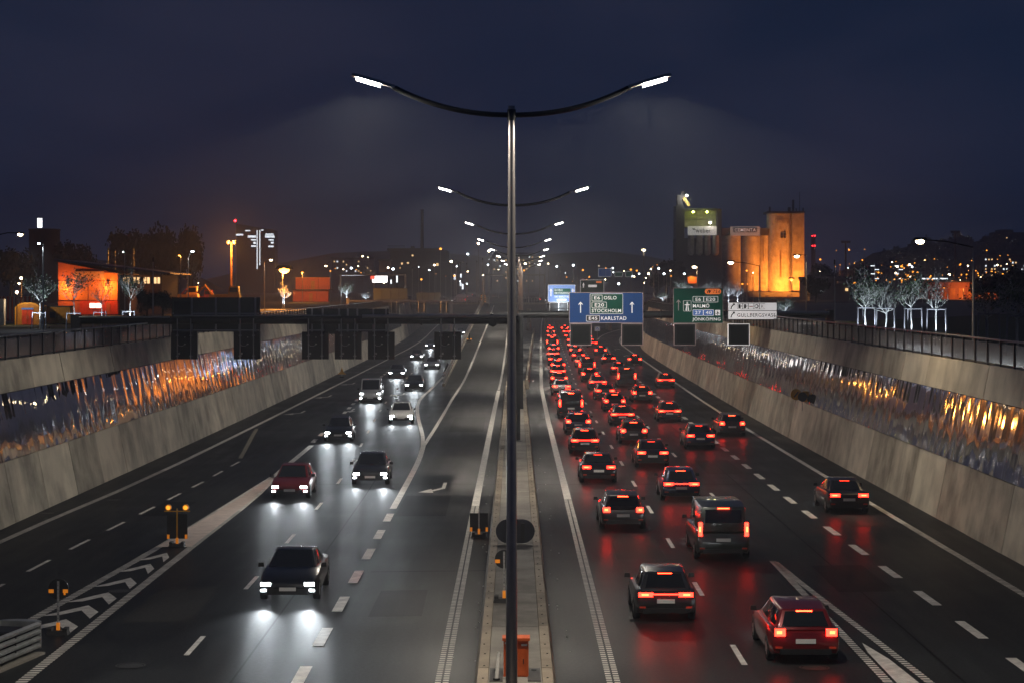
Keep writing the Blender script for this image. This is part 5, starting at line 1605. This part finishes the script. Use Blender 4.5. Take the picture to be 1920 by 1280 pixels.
# ---------------------------------------------------------------- hills
def hill(name, pts, Y, depth, m):
    "ridge from pixel outline, a long rounded body"
    mb = MB(); vs, fs = [], []
    n = len(pts)
    for row, (oy, hz) in enumerate(((0, 0.0), (depth * .25, .7), (depth * .5, 1.0), (depth, .2))):
        for x, y in pts:
            p = P(x, y, Y)
            vs.append((p.x, Y + oy, Z_TOP + (p.z - Z_TOP) * hz))
    for r_ in range(3):
        for i in range(n - 1):
            fs.append((r_ * n + i, r_ * n + i + 1, (r_ + 1) * n + i + 1, (r_ + 1) * n + i))
    return mb.add(vs, fs).build(name, m, smooth=60, kind='structure')
M_HILL = mat('hill_dark', (.018, .020, .018), .9, var=.4, scale=.02)
hill('hill', [(1480, 540), (1560, 530), (1640, 500), (1690, 470), (1760, 458), (1850, 455), (1900, 455), (2000, 452), (2150, 470), (2400, 520)], 1250, 200, M_HILL)
hill('hill', [(300, 535), (420, 505), (520, 485), (600, 470), (700, 466), (820, 470), (950, 480), (1060, 470), (1150, 466), (1230, 476), (1350, 500), (1500, 530)], 2000, 300, M_HILL)
hill('hill', [(-500, 530), (-300, 500), (-100, 480), (60, 478), (200, 490), (330, 520)], 1200, 200, M_HILL)

# ---------------------------------------------------------------- grass bank, footpath, forecourt on the upper level
def flat(name, pts, z, m, kind='structure'):
    return MB().add([(x, y, z) for x, y in pts], [tuple(range(len(pts)))]).build(name, m, kind=kind)
flat('grass_bank', [(-23.4, 90), (-23.2, 240), (-60, 240), (-60, 172), (-34, 172), (-30, 90)], Z_TOP + .012, M_GRASS)
flat('footpath', [(-60, 177), (-36, 181), (-30, 196), (-30, 199.5), (-37, 185), (-60, 181)], Z_TOP + .03, M_PATH)
flat('forecourt', [(-90, 200), (-31, 200), (-31, 330), (-90, 330)], Z_TOP + .02, M_PATH)
flat('grass_bank', [(20.6, 60), (21.2, 240), (90, 300), (90, 60)], Z_TOP + .012, M_GRASS)
flat('upper_street', [(30, 200), (33, 420), (120, 520), (120, 380), (50, 240)], Z_TOP + .03, M_PATH)
# ================================================================== cars standing in the lanes, lamps lit
E_TAIL = emit('tail_lamp', (1.0, 0.012, 0.006), 24.0, base=(.3, .01, .01), sample=True)
E_BRAKE = emit('brake_lamp', (1.0, 0.028, 0.008), 40.0, base=(.3, .01, .01))
E_TURN = emit('turn_lamp', (1.0, 0.30, 0.02), 14.0, base=(.4, .15, .01))
E_HEAD = emit('head_lamp', (0.92, 0.97, 1.0), 34.0)
E_DRL = emit('day_lamp', (0.9, 0.96, 1.0), 30.0)
M_GLASS = mat('car_glass', (0.012, 0.014, 0.016), 0.05, var=0.05, spec=0.8)
M_TRIM = mat('car_trim', (0.015, 0.015, 0.016), 0.45, var=0.1)
M_RIM = mat('alloy_rim', (0.45, 0.45, 0.46), 0.3, metal=0.8, var=0.1)
M_PLATE = mat('number_plate', (0.7, 0.7, 0.68), 0.5, var=0.05)
PAINTS = {}
for nm, c, mt in (('black', (.008, .008, .009), 0), ('dark grey', (.045, .047, .05), .5), ('silver', (.38, .39, .40), .7), ('white', (.70, .70, .69), 0), ('dark blue', (.010, .020, .065), .3), ('dark red', (.16, .012, .014), .3), ('green grey', (.06, .075, .068), .5)):
    PAINTS[nm] = mat('paint_' + nm.replace(' ', '_'), c, 0.28, metal=mt, var=0.06, scale=.8, coat=0.8)

STY = {
 # length half, roof height, cabin: rear base y, rear roof y, front roof y, front base y, belt, width half
 'hatchback': dict(L=2.1, zr=1.48, rb=-2.0, rr=-1.55, fr=.10, fb=1.00, belt=.96, w=.90, tail=.98),
 'estate car': dict(L=2.35, zr=1.46, rb=-2.28, rr=-1.95, fr=.15, fb=1.10, belt=.95, w=.92, tail=.97),
 'saloon car': dict(L=2.35, zr=1.44, rb=-1.75, rr=-.95, fr=.20, fb=1.15, belt=.96, w=.92, tail=.99),
 'van': dict(L=2.5, zr=2.0, rb=-2.48, rr=-2.40, fr=1.10, fb=1.95, belt=1.10, w=.98, tail=1.1),
}
def bevelled(mb, name, w, seg=2, smooth=50):
    me = mb.mesh(name)
    bm = bmesh.new(); bm.from_mesh(me)
    bmesh.ops.bevel(bm, geom=list(bm.edges), offset=w, segments=seg, profile=.6, affect='EDGES')
    bm.to_mesh(me); bm.free()
    me.shade_smooth(); me.set_sharp_from_angle(angle=R(smooth))
    return me

def make_car(style):
    S = STY[style]; L, w = S['L'], S['w']; tl = S['tail']
    hood = .80 if style != 'van' else 1.0
    secs = [(-L, .80, .42, .60, .66), (-L + .04, .93, .32, tl - .22, tl - .12), (-L + .22, .985, .26, tl - .10, tl), (-1.3, 1.0, .20, tl - .08, tl), (0, 1.0, .19, tl - .10, tl - .01),
            (S['fb'] - .1, 1.0, .19, tl - .13, tl - .02), (S['fb'] + .45 if style != 'van' else L - .35, .985, .22, hood - .02, hood + .06), (L - .22, .93, .26, hood - .12, hood - .05), (L - .06, .84, .32, hood - .22, hood - .16), (L, .70, .40, .52, .56)]
    mb = MB(); vs, fs = [], []
    for (y, wf, zb, zs, zt_) in secs:
        ww = w * wf
        half = [(0, zt_), (.55 * ww, zt_), (.84 * ww, zt_ - .015), (.96 * ww, zs + (zt_ - zs) * .4), (ww, zs - .06), (ww * 1.0, (zs + zb) * .5), (ww * .985, zb + .10), (ww * .93, zb), (0, zb)]
        ring = half + [(-x, z) for x, z in half[-2:0:-1]]
        vs += [(x, y, z) for x, z in ring]
    n = 16
    for i in range(len(secs) - 1):
        for k in range(n):
            k2 = (k + 1) % n
            fs.append((i * n + k, i * n + k2, (i + 1) * n + k2, (i + 1) * n + k))
    fs += [tuple(range(n)), tuple((len(secs) - 1) * n + k for k in range(n - 1, -1, -1))]
    root = thing('car', style, 'car')
    body = mb.add(vs, fs).build('body', PAINTS['black'], root, smooth=38, per_object=True)
    # cabin
    bw, tw2 = w * .90, w * (.68 if style != 'van' else .86)
    zb, zr = S['belt'] - .04, S['zr']
    rb, rr, fr, fb = S['rb'], S['rr'], S['fr'], S['fb']
    c = [(-bw * .93, rb, zb), (bw * .93, rb, zb), (bw * .95, fb, zb - .02), (-bw * .95, fb, zb - .02), (-tw2 * .93, rr, zr - .05), (tw2 * .93, rr, zr - .05), (tw2 * .95, fr, zr - .02), (-tw2 * .95, fr, zr - .02)]
    cm = (rr + fr) / 2
    c += [(-tw2, cm, zr), (tw2, cm, zr), (-bw, cm, zb), (bw, cm, zb)]
    F = [(0, 1, 5, 4), (2, 3, 7, 6), (4, 5, 9, 8), (8, 9, 6, 7), (0, 4, 8, 10), (10, 8, 7, 3), (1, 11, 9, 5), (11, 2, 6, 9), (0, 10, 3, 2, 11, 1)]
    me = bevelled(MB().add(c, F), 'cabin', .05, 2)
    cabin = link('cabin', me, PAINTS['black'], root, per_object=True)
    def pane(name, idx, u0, u1, v0, v1, off=.012):
        a, b, d, e = [Vector(c[i]) for i in idx]          # a-b bottom, e-d top
        nrm = (b - a).cross(e - a).normalized()
        if nrm.dot((a + b + d + e) / 4 - Vector((0, cm, 1.1))) < 0: nrm = -nrm
        def q(u, v):
            return (a + (b - a) * u) * (1 - v) + (e + (d - e) * u) * v + nrm * off
        N = 4
        vs_, fs_ = [], []
        for j in range(N + 1):
            for i in range(N + 1):
                uu, vv = i / N, j / N
                vs_.append(q(u0 + (u1 - u0) * uu, v0 + (v1 - v0) * vv) + nrm * .012 * (1 - (2 * uu - 1) ** 2))
        for j in range(N):
            for i in range(N): fs_.append((j * 5 + i, j * 5 + i + 1, j * 5 + i + 6, j * 5 + i + 5))
        MB().add(vs_, fs_).build(name, M_GLASS, cabin, smooth=60)
    pane('rear_window', (0, 1, 5, 4), .09, .91, .16 if style != 'van' else .35, .88)
    pane('windscreen', (3, 2, 6, 7), .06, .94, .08, .93)
    lo = .16 if style != 'van' else .30
    for (a, b, d, e) in ((0, 10, 8, 4), (1, 11, 9, 5)):
        if style != 'van': pane('side_window', (a, b, d, e), .20, .95, lo, .86)
    for (a, b, d, e) in ((10, 3, 7, 8), (11, 2, 6, 9)):
        pane('side_window', (a, b, d, e), .05, .82, lo, .86)
    # wheels
    wy = L - .85
    wheel = None
    for sx in (-1, 1):
        for yy in (-wy, wy):
            t_ = MB()
            prof = [(.20, -.10), (.30, -.105), (.325, -.08), (.33, 0), (.325, .08), (.30, .105), (.20, .10)]
            vs_, fs_ = [], []
            for k in range(20):
                q = 2 * math.pi * k / 20
                for r_, x in prof: vs_.append((x, r_ * math.cos(q), r_ * math.sin(q)))
            m_ = len(prof)
            for k in range(20):
                for j in range(m_ - 1): fs_.append((k * m_ + j, k * m_ + j + 1, ((k + 1) % 20) * m_ + j + 1, ((k + 1) % 20) * m_ + j))
            if wheel is None:
                wme = t_.add(vs_, fs_).mesh('wheel', 50); wme.materials.append(M_RUBBER)
                rm_ = MB()
                rm_.tube([(-.06, 0, 0), (.085, 0, 0)], .205, 16)
                for k in range(5):
                    q = 2 * math.pi * k / 5
                    rm_.box((.09, .11 * math.cos(q), .11 * math.sin(q)), (.02, .05 + .1 * abs(math.cos(q)), .05 + .1 * abs(math.sin(q))))
                rme = rm_.mesh('rim', 40); rme.materials.append(M_RIM)
                wheel = True
            wo = link('wheel', wme, None, root, loc=(sx * (w - .09), yy, .33), rot=(0, 0, 0 if sx > 0 else math.pi))
            link('rim', rme, None, wo)
            ar = MB()
            pts_ = [((.40 if k % 2 == 0 else .345), R(180 * (k // 2) / 10)) for k in range(22)]
            vs_ = [(sx * (w + .004), yy + r_ * math.cos(q), .33 + r_ * math.sin(q)) for r_, q in pts_]
            ar.add(vs_, [(2 * k, 2 * k + 1, 2 * k + 3, 2 * k + 2) for k in range(10)]).build('wheel_arch', M_TRIM, root)
    # rear end
    zt_ = tl - .21
    y_ = -L
    for s in (-1, 1):
        dim = {'van': (.14, .50, w - .15, 1.15), 'estate car': (.28, .20, w - .25, zt_ + .10)}.get(style, (.42, .13, w - .31, zt_ + .06))
        hs = MB().box((s * dim[2], y_ + .10, dim[3]), (dim[0] + .02, .20, dim[1] + .02)).build('lamp_housing', M_TRIM, root)
        tl_ = MB().box((s * dim[2], y_ - .012, dim[3]), (dim[0], .026, dim[1])).build('tail_light', E_TAIL, root)
        MB().box((s * (dim[2] + .02), y_ - .03, dim[3]), (dim[0] * .5, .014, dim[1] * .38)).build('bulb', E_BRAKE, tl_)
        MB().box((s * (w - .22), y_ - .005, .46), (.18, .03, .05)).build('reflector', M_RED, root)
        hl = MB().box((s * (w - .26), L - .07, hood - .20), (.36, .13, .12)).build('headlight', M_GLASS, root)
        MB().box((s * (w - .24), L + .0, hood - .205), (.30, .03, .10)).build('lens', E_HEAD, hl)
        MB().box((s * (w + .08), S['fb'] - .25, S['belt'] + .06), (.18, .10, .13), taper=.85).build('mirror', M_TRIM, root)
        MB().box((s * (w - .16), L - .02, .40), (.16, .05, .06)).build('fog_light', E_DRL, root)
    if style == 'hatchback':
        MB().box((0, y_ - .012, zt_ + .07), (w * 1.2, .03, .035)).build('light_bar', E_TAIL, root)
    MB().box((0, (rr + rb) / 2 - .06 if style == 'van' else rr - .05, zr - .10), (.42, .03, .03)).build('high_brake_light', E_BRAKE, root)
    MB().box((0, y_ - .012, zt_ - .13), (.52, .02, .12)).build('number_plate', M_PLATE, root)
    MB().box((0, y_ + .02, .36), (w * 1.5, .12, .14), taper=.95).build('bumper', M_TRIM, root)
    MB().box((0, L - .03, .36), (w * 1.4, .10, .18), taper=.95).build('grille', M_TRIM, root)
    MB().box((0, L + .015, .44), (.52, .02, .11)).build('number_plate', M_PLATE, root)
    return root
PROTO = {s: make_car(s) for s in STY}
used_proto = set()
DROP = {'wheel_arch', 'reflector', 'mirror', 'rim', 'bumper', 'grille', 'number_plate', 'fog_light', 'side_window'}

def place_car(style, paint, x, y, rz, label, group, z=0.0, far=False, beams=0, bw_=0):
    p = PROTO[style]
    def cp(o, parent):
        if far and o.name.split('.')[0] in DROP: return
        c = o.copy(); COL.objects.link(c); c.parent = parent
        for ch in list(o.children): cp(ch, c)
        return c
    c = cp(p, None)
    c.location = (x, y, z); c.rotation_euler = (0, 0, rz)
    c['label'] = label; c['category'] = 'van' if style == 'van' else 'car'; c['group'] = group
    for ch in c.children:
        nm = ch.name.split('.')[0]
        if nm in ('body', 'cabin'):
            ch.material_slots[0].link = 'OBJECT'; ch.material_slots[0].material = PAINTS[paint]
    S = STY[style]
    hz = (.80 if style != 'van' else 1.0) - .2
    for s in ((-1, 1) if beams == 2 else (0,) if beams == 1 else ()):
        lamp_light('headlight_beam', 'SPOT', bw_ or (950 if beams == 2 else 1300), (.86, .94, 1.0), c, (s * (S['w'] - .24), S['L'] + .06, hz), (R(86.5), 0, 0), .06, 46, 1.0)
    return c

G_OUT, G_IN, G_BR = 'cars driving away on the right carriageway', 'cars coming towards the camera on the left carriageway', 'cars crossing the bridge'
lane1 = lambda Y: 4.25 + lane_off(Y)
lane2 = lambda Y: 7.70 + lane_off(Y)
lane3 = lambda Y: 11.1 + lane_off(Y)
lane4 = lambda Y: 14.6 + lane_off(Y) * 1.0
mix = ['hatchback', 'estate car', 'saloon car', 'hatchback', 'estate car', 'van', 'hatchback', 'saloon car', 'estate car']
tone = ['dark grey', 'black', 'dark blue', 'black', 'dark red', 'dark grey', 'black', 'black', 'dark blue', 'green grey', 'black', 'silver']
def queue(ylist, k0):
    g_ = random.Random(k0)
    return [(Y, mix[(i + k0) % len(mix)], tone[(i * 5 + k0) % len(tone)], g_.uniform(-.25, .25)) for i, Y in enumerate(ylist)]
plan = [
 ('lane beside the median', lane1, queue((62, 85, 105, 123, 140, 157, 173, 190, 207, 225, 243, 263, 285, 309, 335, 363, 394, 430, 470), 0)),
 ('second lane', lane2, queue((55.5, 76, 96, 114, 131, 148, 165, 182, 199, 217, 236, 256, 278, 302, 329, 359, 393, 430, 468), 4)),
 ('third lane', lane3, queue((127, 152, 178, 205, 234, 266, 300, 340, 385), 2)),
 ('exit lane on the right', lane4, queue((91, 138, 203, 262), 7)),
]
for lane, f, cars in plan:
    for i, (Y, st, pt, dx) in enumerate(cars):
        dydx = (f(Y + 2) - f(Y - 2)) / 4
        place_car(st, pt, f(Y) + dx, Y, -math.atan(dydx), '%s %s with red tail lamps, %s in the %s' % (pt, st, ords[i] if i < len(ords) else 'last', lane), G_OUT, far=Y > 190, beams=0)

cA = lambda Y: lerp_table([(0, -10.5), (100, -10.5), (140, -11.6), (185, -12.7), (300, -13.6), (420, -14.2), (600, -16)], Y)
cB = lambda Y: lerp_table([(0, -7.1), (95, -7.1), (140, -8.0), (185, -9.6), (240, -10.1), (300, -10.4), (420, -11.4), (600, -13)], Y)
plan_in = [
 ('the oncoming lane nearer the ramp', cB, [(66, 'saloon car', 'black'), (104, 'estate car', 'dark grey'), (150, 'hatchback', 'white'), (198, 'estate car', 'black'), (250, 'saloon car', 'silver'), (300, 'hatchback', 'dark blue'), (362, 'estate car', 'black'), (430, 'hatchback', 'silver')]),
 ('the oncoming lane nearer the wall', cA, [(97, 'hatchback', 'dark red'), (133, 'estate car', 'black'), (178, 'van', 'white'), (226, 'saloon car', 'dark grey'), (280, 'hatchback', 'black'), (334, 'estate car', 'dark blue'), (395, 'hatchback', 'black')]),
]
for lane, f, cars in plan_in:
    for i, (Y, st, pt) in enumerate(cars):
        dydx = (f(Y + 3) - f(Y - 3)) / 6
        place_car(st, pt, f(Y), Y, math.pi - math.atan(dydx), '%s %s with headlights on, %s in %s' % (pt, st, ords[i], lane), G_IN, far=Y > 190, beams=2 if Y < 160 else 1)

for i, (x, st, pt, d, dy) in enumerate(((-17, 'estate car', 'black', 1, -4.5), (-9.5, 'hatchback', 'silver', 1, -4.5), (-12.5, 'van', 'white', -1, 0.5), (3.5, 'saloon car', 'dark grey', -1, 0.5), (9.5, 'estate car', 'white', -1, .5), (24, 'hatchback', 'dark red', 1, -4.5), (31, 'van', 'white', 1, -4.5), (20, 'saloon car', 'black', -1, .5))):
    place_car(st, pt, x, 480 + dy, -math.pi / 2 * d, '%s %s crossing the bridge, %s from the left' % (pt, st, ords[sorted((-17, -9.5, -12.5, 3.5, 9.5, 24, 31, 20)).index(x)]), G_BR, z=6.37, far=True, beams=1)

for s, p in PROTO.items():
    def rm(o):
        for ch in list(o.children): rm(ch)
        bpy.data.objects.remove(o)
    rm(p)
# ================================================================== trees
def tree_mesh(rng, height, trunk_h, spread, depth=4, leafn=500, leaf=.16, trunk_r=.055, up=0.55, kids=3):
    br_, tips = MB(), []
    def grow(p, d, ln, r, lv):
        pts = [p]; q = p
        for k in range(3):
            d = (d + Vector((rng.uniform(-.18, .18), rng.uniform(-.18, .18), rng.uniform(-.02, .16)))).normalized()
            q = q + d * ln / 3
            pts.append(q)
            if lv <= 2: tips.append(q)
        br_.tube(pts, [r, r * .85, r * .72, r * .58], 5 if lv < depth else 8, caps=False)
        if lv == 0: return
        for k in range(kids if lv > 1 else kids + 1):
            a = rng.uniform(0, 2 * math.pi)
            o = Vector((math.cos(a), math.sin(a), 0)) * spread
            nd = (d * up + o * rng.uniform(.5, .95) + Vector((0, 0, .35))).normalized()
            b = pts[rng.choice((1, 2, 3, 3))]
            grow(b, nd, ln * rng.uniform(.62, .86), r * .6, lv - 1)
    pts = [Vector((rng.gauss(0, .02), rng.gauss(0, .02), trunk_h * k / 4)) for k in range(5)]
    br_.tube(pts, [trunk_r, trunk_r * .9, trunk_r * .8, trunk_r * .75, trunk_r * .7], 8, caps=False)
    top = pts[-1]
    n0 = 6
    for k in range(n0):
        a = 2 * math.pi * k / n0 + rng.uniform(-.4, .4)
        nd = Vector((math.cos(a) * spread, math.sin(a) * spread, rng.uniform(.25, 1.1))).normalized()
        grow(top - Vector((0, 0, rng.uniform(0, .35))), nd, rng.uniform(.75, 1.05), trunk_r * .5, depth - 1)
    grow(top, Vector((0, 0, 1)), 1.1, trunk_r * .6, depth - 1)
    m = max(v[2] for v in br_.v)
    s = height / m
    lf = MB()
    for _ in range(leafn):
        t = rng.choice(tips) + Vector((rng.gauss(0, .16), rng.gauss(0, .16), rng.gauss(0, .14)))
        n = Vector((rng.gauss(0, 1), rng.gauss(0, 1), rng.gauss(.3, 1))).normalized()
        a = n.orthogonal().normalized(); b = n.cross(a)
        l_ = leaf * rng.uniform(.6, 1.3)
        lf.add([t - a * l_ * .5, t + b * l_ * .32, t + a * l_ * .5, t - b * l_ * .32], [(0, 1, 2, 3)])
    for mb in (br_, lf):
        mb.v = [(x * s, y * s, z * s) for x, y, z in mb.v]
    def raw(mb, name, mt):
        me = bpy.data.meshes.new(name); me.from_pydata(mb.v, [], mb.f); me.materials.append(mt); return me
    return raw(br_, 'branches', M_BARK), raw(lf, 'crown', M_LEAF)

rng = random.Random(11)
VAR = [tree_mesh(rng, 4.6, 2.3, .95, 4, 700, .15) for _ in range(3)] + [tree_mesh(rng, 4.6, 2.3, 1.0, 4, 120, .13) for _ in range(2)]

def lit_tree(label, x, ybase, ytop, Y, var, group, power=260, col=C_COOL, support=None, wide=1.0, sh=1.35):
    b = P(x, 0, Y)
    h = P(x, ytop, Y).z - Z_TOP
    t = thing('lit_tree', label, 'tree', (b.x, Y, Z_TOP), rng.uniform(0, 6.28), group=group)
    br_, lf = VAR[var]
    s = h / 4.6
    o1 = link('trunk', br_, None, t); o1.scale = (s * wide, s * wide, s)
    o2 = link('crown', lf, None, t); o2.scale = (s * wide, s * wide, s)
    for a in (0, 2.4):
        f = MB().tube([(math.cos(a) * .8, math.sin(a) * .8, 0), (math.cos(a) * .8, math.sin(a) * .8, .16)], .07, 8).build('uplight', M_DARK, t)
    rz = -t.rotation_euler.z
    lamp_light('uplight_beam', 'SPOT', power * h * h / 16, col, t, (math.sin(rz) * .8, -math.cos(rz) * .8, .2), (R(180 - 13), 0, rz), .05, 76, .5)
    if support:
        sp = thing('tree_support', support, 'tree stake', (b.x, Y, Z_TOP), rng.uniform(-.3, .3))
        for (dx, dy) in ((-.55, -.4), (.55, -.4), (0, .6)):
            MB().tube([(dx * 1.1, dy * 1.1, 0), (dx, dy, sh + .07)], .05, 8).build('stake', M_WOOD, sp)
        for (a, b_) in (((-.6, -.4), (.6, -.4)), ((-.58, -.42), (0.02, .62)), ((.58, -.42), (-.02, .62))):
            q = MB()
            va, vb = Vector((a[0], a[1], sh)), Vector((b_[0], b_[1], sh))
            q.tube([va, vb], .045, 6).build('crossbar', M_WOOD, sp)
    return t
wr = 'wire and lamp lit young trees'
for i, (x, yt, var) in enumerate(((1622, 488, 0), (1661, 512, 3), (1708, 503, 1), (1755, 493, 4))):
    lit_tree('white lit young tree, %s of four behind the right railing' % ords[i], x, 0, yt, 132 - i * 3, var, 'four lit trees behind the right railing', 460, support='wooden stake frame of the %s of four lit trees on the right' % ords[i], sh=2.15)
for i, (x, yt, Y) in enumerate(((1852, 515, 112), (1908, 505, 104))):
    lit_tree('dark unlit young tree, %s from the right lamp pole' % ords[i], x, 0, yt, Y, 2, 'dark young trees at the right edge', 0.5, support='wooden stake frame under the %s dark young tree at right' % ords[i], wide=1.3, sh=2.0)
for i, (x, yt, Y, v) in enumerate(((75, 492, 172, 0), (139, 500, 168, 1), (190, 505, 176, 4), (244, 498, 182, 2))):
    lit_tree('white lit young tree, %s from the left picture edge' % ords[i], x, 0, yt, Y, v, 'lit trees in front of the orange building', (460, 150, 150, 420)[i], support='wooden stake frame of the %s lit tree from the left edge' % ords[i])
for i, (x, yt, Y, v) in enumerate(((1328, 518, 330, 3), (1346, 524, 330, 4), (1366, 522, 335, 3), (1383, 524, 340, 4))):
    lit_tree('small bare white lit tree, %s of the row beyond the green sign' % ords[i], x, 0, yt, Y, v, 'lit tree row beyond the green sign', 900, col=(.75, .82, 1.0))
for (x, yt, Y, v, lab, w_) in ((650, 522, 420, 0, 'round white lit tree left of the portal frame', 1.2), (686, 545, 440, 3, 'low white lit shrub under the portal frame beam', 2.2), (533, 530, 330, 3, 'violet lit small tree under the orange floodlight', 1.0),
                          (1283, 522, 380, 1, 'teal lit tree just left of the green sign', 1.2), (1243, 545, 400, 0, 'bright white lit bush beside the bridge railing', 1.8), (1472, 557, 190, 1, 'bright white lit bush right of the white sign plates', 1.9)):
    lit_tree(lab, x, 0, yt, Y, v, 'single lit trees', 1500 if Y > 300 else 700, col=(.75, .85, 1.0), wide=w_)

# ---------------------------------------------------------------- big dark trees
def crown_mesh(seed, n=2600, r=5.0, h=7.0, leaf=.75, lobes=9):
    g = random.Random(seed)
    L = [(Vector((g.uniform(-.6, .6) * r, g.uniform(-.6, .6) * r, g.uniform(.25, .85) * h)), g.uniform(.32, .55) * r) for _ in range(lobes)]
    mb = MB()
    for _ in range(n):
        c, rr_ = g.choice(L)
        d = Vector((g.gauss(0, 1), g.gauss(0, 1), g.gauss(0, .9))).normalized()
        p = c + d * rr_ * (g.random() ** .35) * g.uniform(.85, 1.15)
        nn = (d + Vector((g.gauss(0, .7), g.gauss(0, .7), g.gauss(0, .7)))).normalized()
        a = nn.orthogonal().normalized(); b = nn.cross(a)
        l_ = leaf * g.uniform(.5, 1.2)
        mb.add([p - a * l_ * .5, p + b * l_ * .4, p + a * l_ * .5, p - b * l_ * .4], [(0, 1, 2, 3)])
    me = bpy.data.meshes.new('crown'); me.from_pydata(mb.v, [], mb.f); me.materials.append(M_LEAFD)
    return me
CR = [crown_mesh(s) for s in range(4)]
tk = MB().tube([(0, 0, 0), (.1, .1, 3), (0, 0, 7)], [.4, .3, .12], 8)
for a in range(5):
    tk.tube([(.05, 0, 3 + a * .5), (1.6 * math.cos(a * 1.3), 1.6 * math.sin(a * 1.3), 5.4 + a * .4)], [.16, .05], 6)
tkm = tk.mesh('trunk'); tkm.materials.append(M_BARKD)
def big_tree(label, x, ytop, Y, wpx, v, group):
    top = P(x, ytop, Y).z - Z_TOP
    w = wpx / F_PX * Y / 10.0
    t = thing('dark_tree', label, 'tree', (P(x, 0, Y).x, Y, Z_TOP), v * 1.7, group=group)
    s = top / 9.6
    link('trunk', tkm, None, t).scale = (s, s, s)
    o = link('crown', CR[v % 4], None, t, loc=(0, 0, 2.2 * s)); o.scale = (w, w, s * 1.02)
bt = [(225, 436, 80, 'leftmost of the tall dark trees behind the orange building'), (262, 438, 70, 'second of the tall dark trees behind the orange building'), (297, 421, 74, 'tallest dark tree at the centre of the left tree group'), (330, 440, 60, 'dark tree between the two tall crowns of the left group'), (357, 430, 64, 'rightmost tall dark tree of the left group')]
for i, (x, yt, w, lab) in enumerate(bt): big_tree(lab, x, yt, 400 + i * 6, w, i, 'tall dark trees on the left')
for i, (x, yt, w, Y, lab) in enumerate(((20, 470, 90, 330, 'dark tree mass at the left picture edge'), (135, 457, 80, 420, 'dark tree between the round tower and the orange roof'), (170, 476, 50, 430, 'smaller dark tree touching the orange roof line'), (275, 545, 40, 215, 'low dark shrub right of the orange building'), (305, 548, 46, 212, 'low dark shrub beside the large sign back'),
   (1250, 490, 60, 700, 'dark tree left of the grey works tower'), (1232, 510, 40, 680, 'low dark tree left of the grey works tower'), (1530, 520, 60, 480, 'dark tree in front of the low pale hall'), (1545, 497, 60, 760, 'dark tree behind the low pale hall'), (1610, 497, 70, 800, 'dark tree behind the first lit tree on the right'), (1860, 510, 90, 300, 'broad dark tree right of the lamp pole'), (1910, 505, 80, 280, 'dark tree at the right picture edge'))):
    big_tree(lab, x, yt, Y, w, i, 'scattered dark trees')
# woodland on the hill: one mass
hw = MB(); g = random.Random(5)
prof_h = [(1480, 540), (1560, 528), (1640, 494), (1690, 464), (1760, 452), (1850, 450), (1900, 450), (1990, 448)]
for _ in range(9000):
    x = g.uniform(1500, 1980)
    yt = lerp_table(prof_h, x) + 6 * math.sin(x * .09) + 4 * math.sin(x * .23 + 1)
    f = g.random() ** .6
    p = P(x, yt + (560 - yt) * (1 - f) * .9, 1250)
    p = Vector((p.x, 1250 + 100 * f - 14 + g.uniform(-6, 2), p.z))
    p.x *= p.y / 1250.0
    p.z = H + (p.z - H) * p.y / 1250.0 + g.uniform(0, 2.5)
    nn = Vector((g.gauss(0, 1), g.gauss(0, 1), g.gauss(.4, 1))).normalized()
    a = nn.orthogonal().normalized(); b = nn.cross(a); l_ = g.uniform(1.6, 4.2)
    hw.add([p - a * l_ * .5, p + b * l_ * .4, p + a * l_ * .5, p - b * l_ * .4], [(0, 1, 2, 3)])
me = bpy.data.meshes.new('hill_wood'); me.from_pydata(hw.v, [], hw.f); me.materials.append(M_LEAFD)
link('hill_wood', me, None, label='dark wood covering the hill on the right skyline', cat='wood', kind='stuff')
# grass blades on the near left bank
gb = MB()
for _ in range(9000):
    y = g.uniform(100, 236); x = g.uniform(-34, -23.6)
    hh_ = g.uniform(.08, .28); a = g.uniform(0, 6.28)
    gb.add([(x, y, Z_TOP), (x + .05 * math.cos(a), y + .05 * math.sin(a), Z_TOP), (x + g.uniform(-.1, .1), y + g.uniform(-.1, .1), Z_TOP + hh_)], [(0, 1, 2)])
me = bpy.data.meshes.new('grass_blades'); me.from_pydata(gb.v, [], gb.f); me.materials.append(M_GRASS)
link('grass_blades', me, None, label='rough grass on the bank above the left wall', cat='grass', kind='stuff')

# ================================================================== hazy night air
def haze(density):
    m = bpy.data.materials.new('haze_air'); m.use_nodes = True
    n, l = m.node_tree.nodes, m.node_tree.links
    n.clear()
    o = n.new('ShaderNodeOutputMaterial')
    v = n.new('ShaderNodeVolumePrincipled')
    v.inputs['Color'].default_value = (.86, .9, 1.0, 1)
    v.inputs['Density'].default_value = density
    v.inputs['Anisotropy'].default_value = .1
    l.new(v.outputs[0], o.inputs['Volume'])
    MB().box((0, 1250, 52), (4200, 2600, 110)).build('haze', m, label='thin night haze filling the air over the road', cat='haze', kind='stuff')
haze(0.00058)
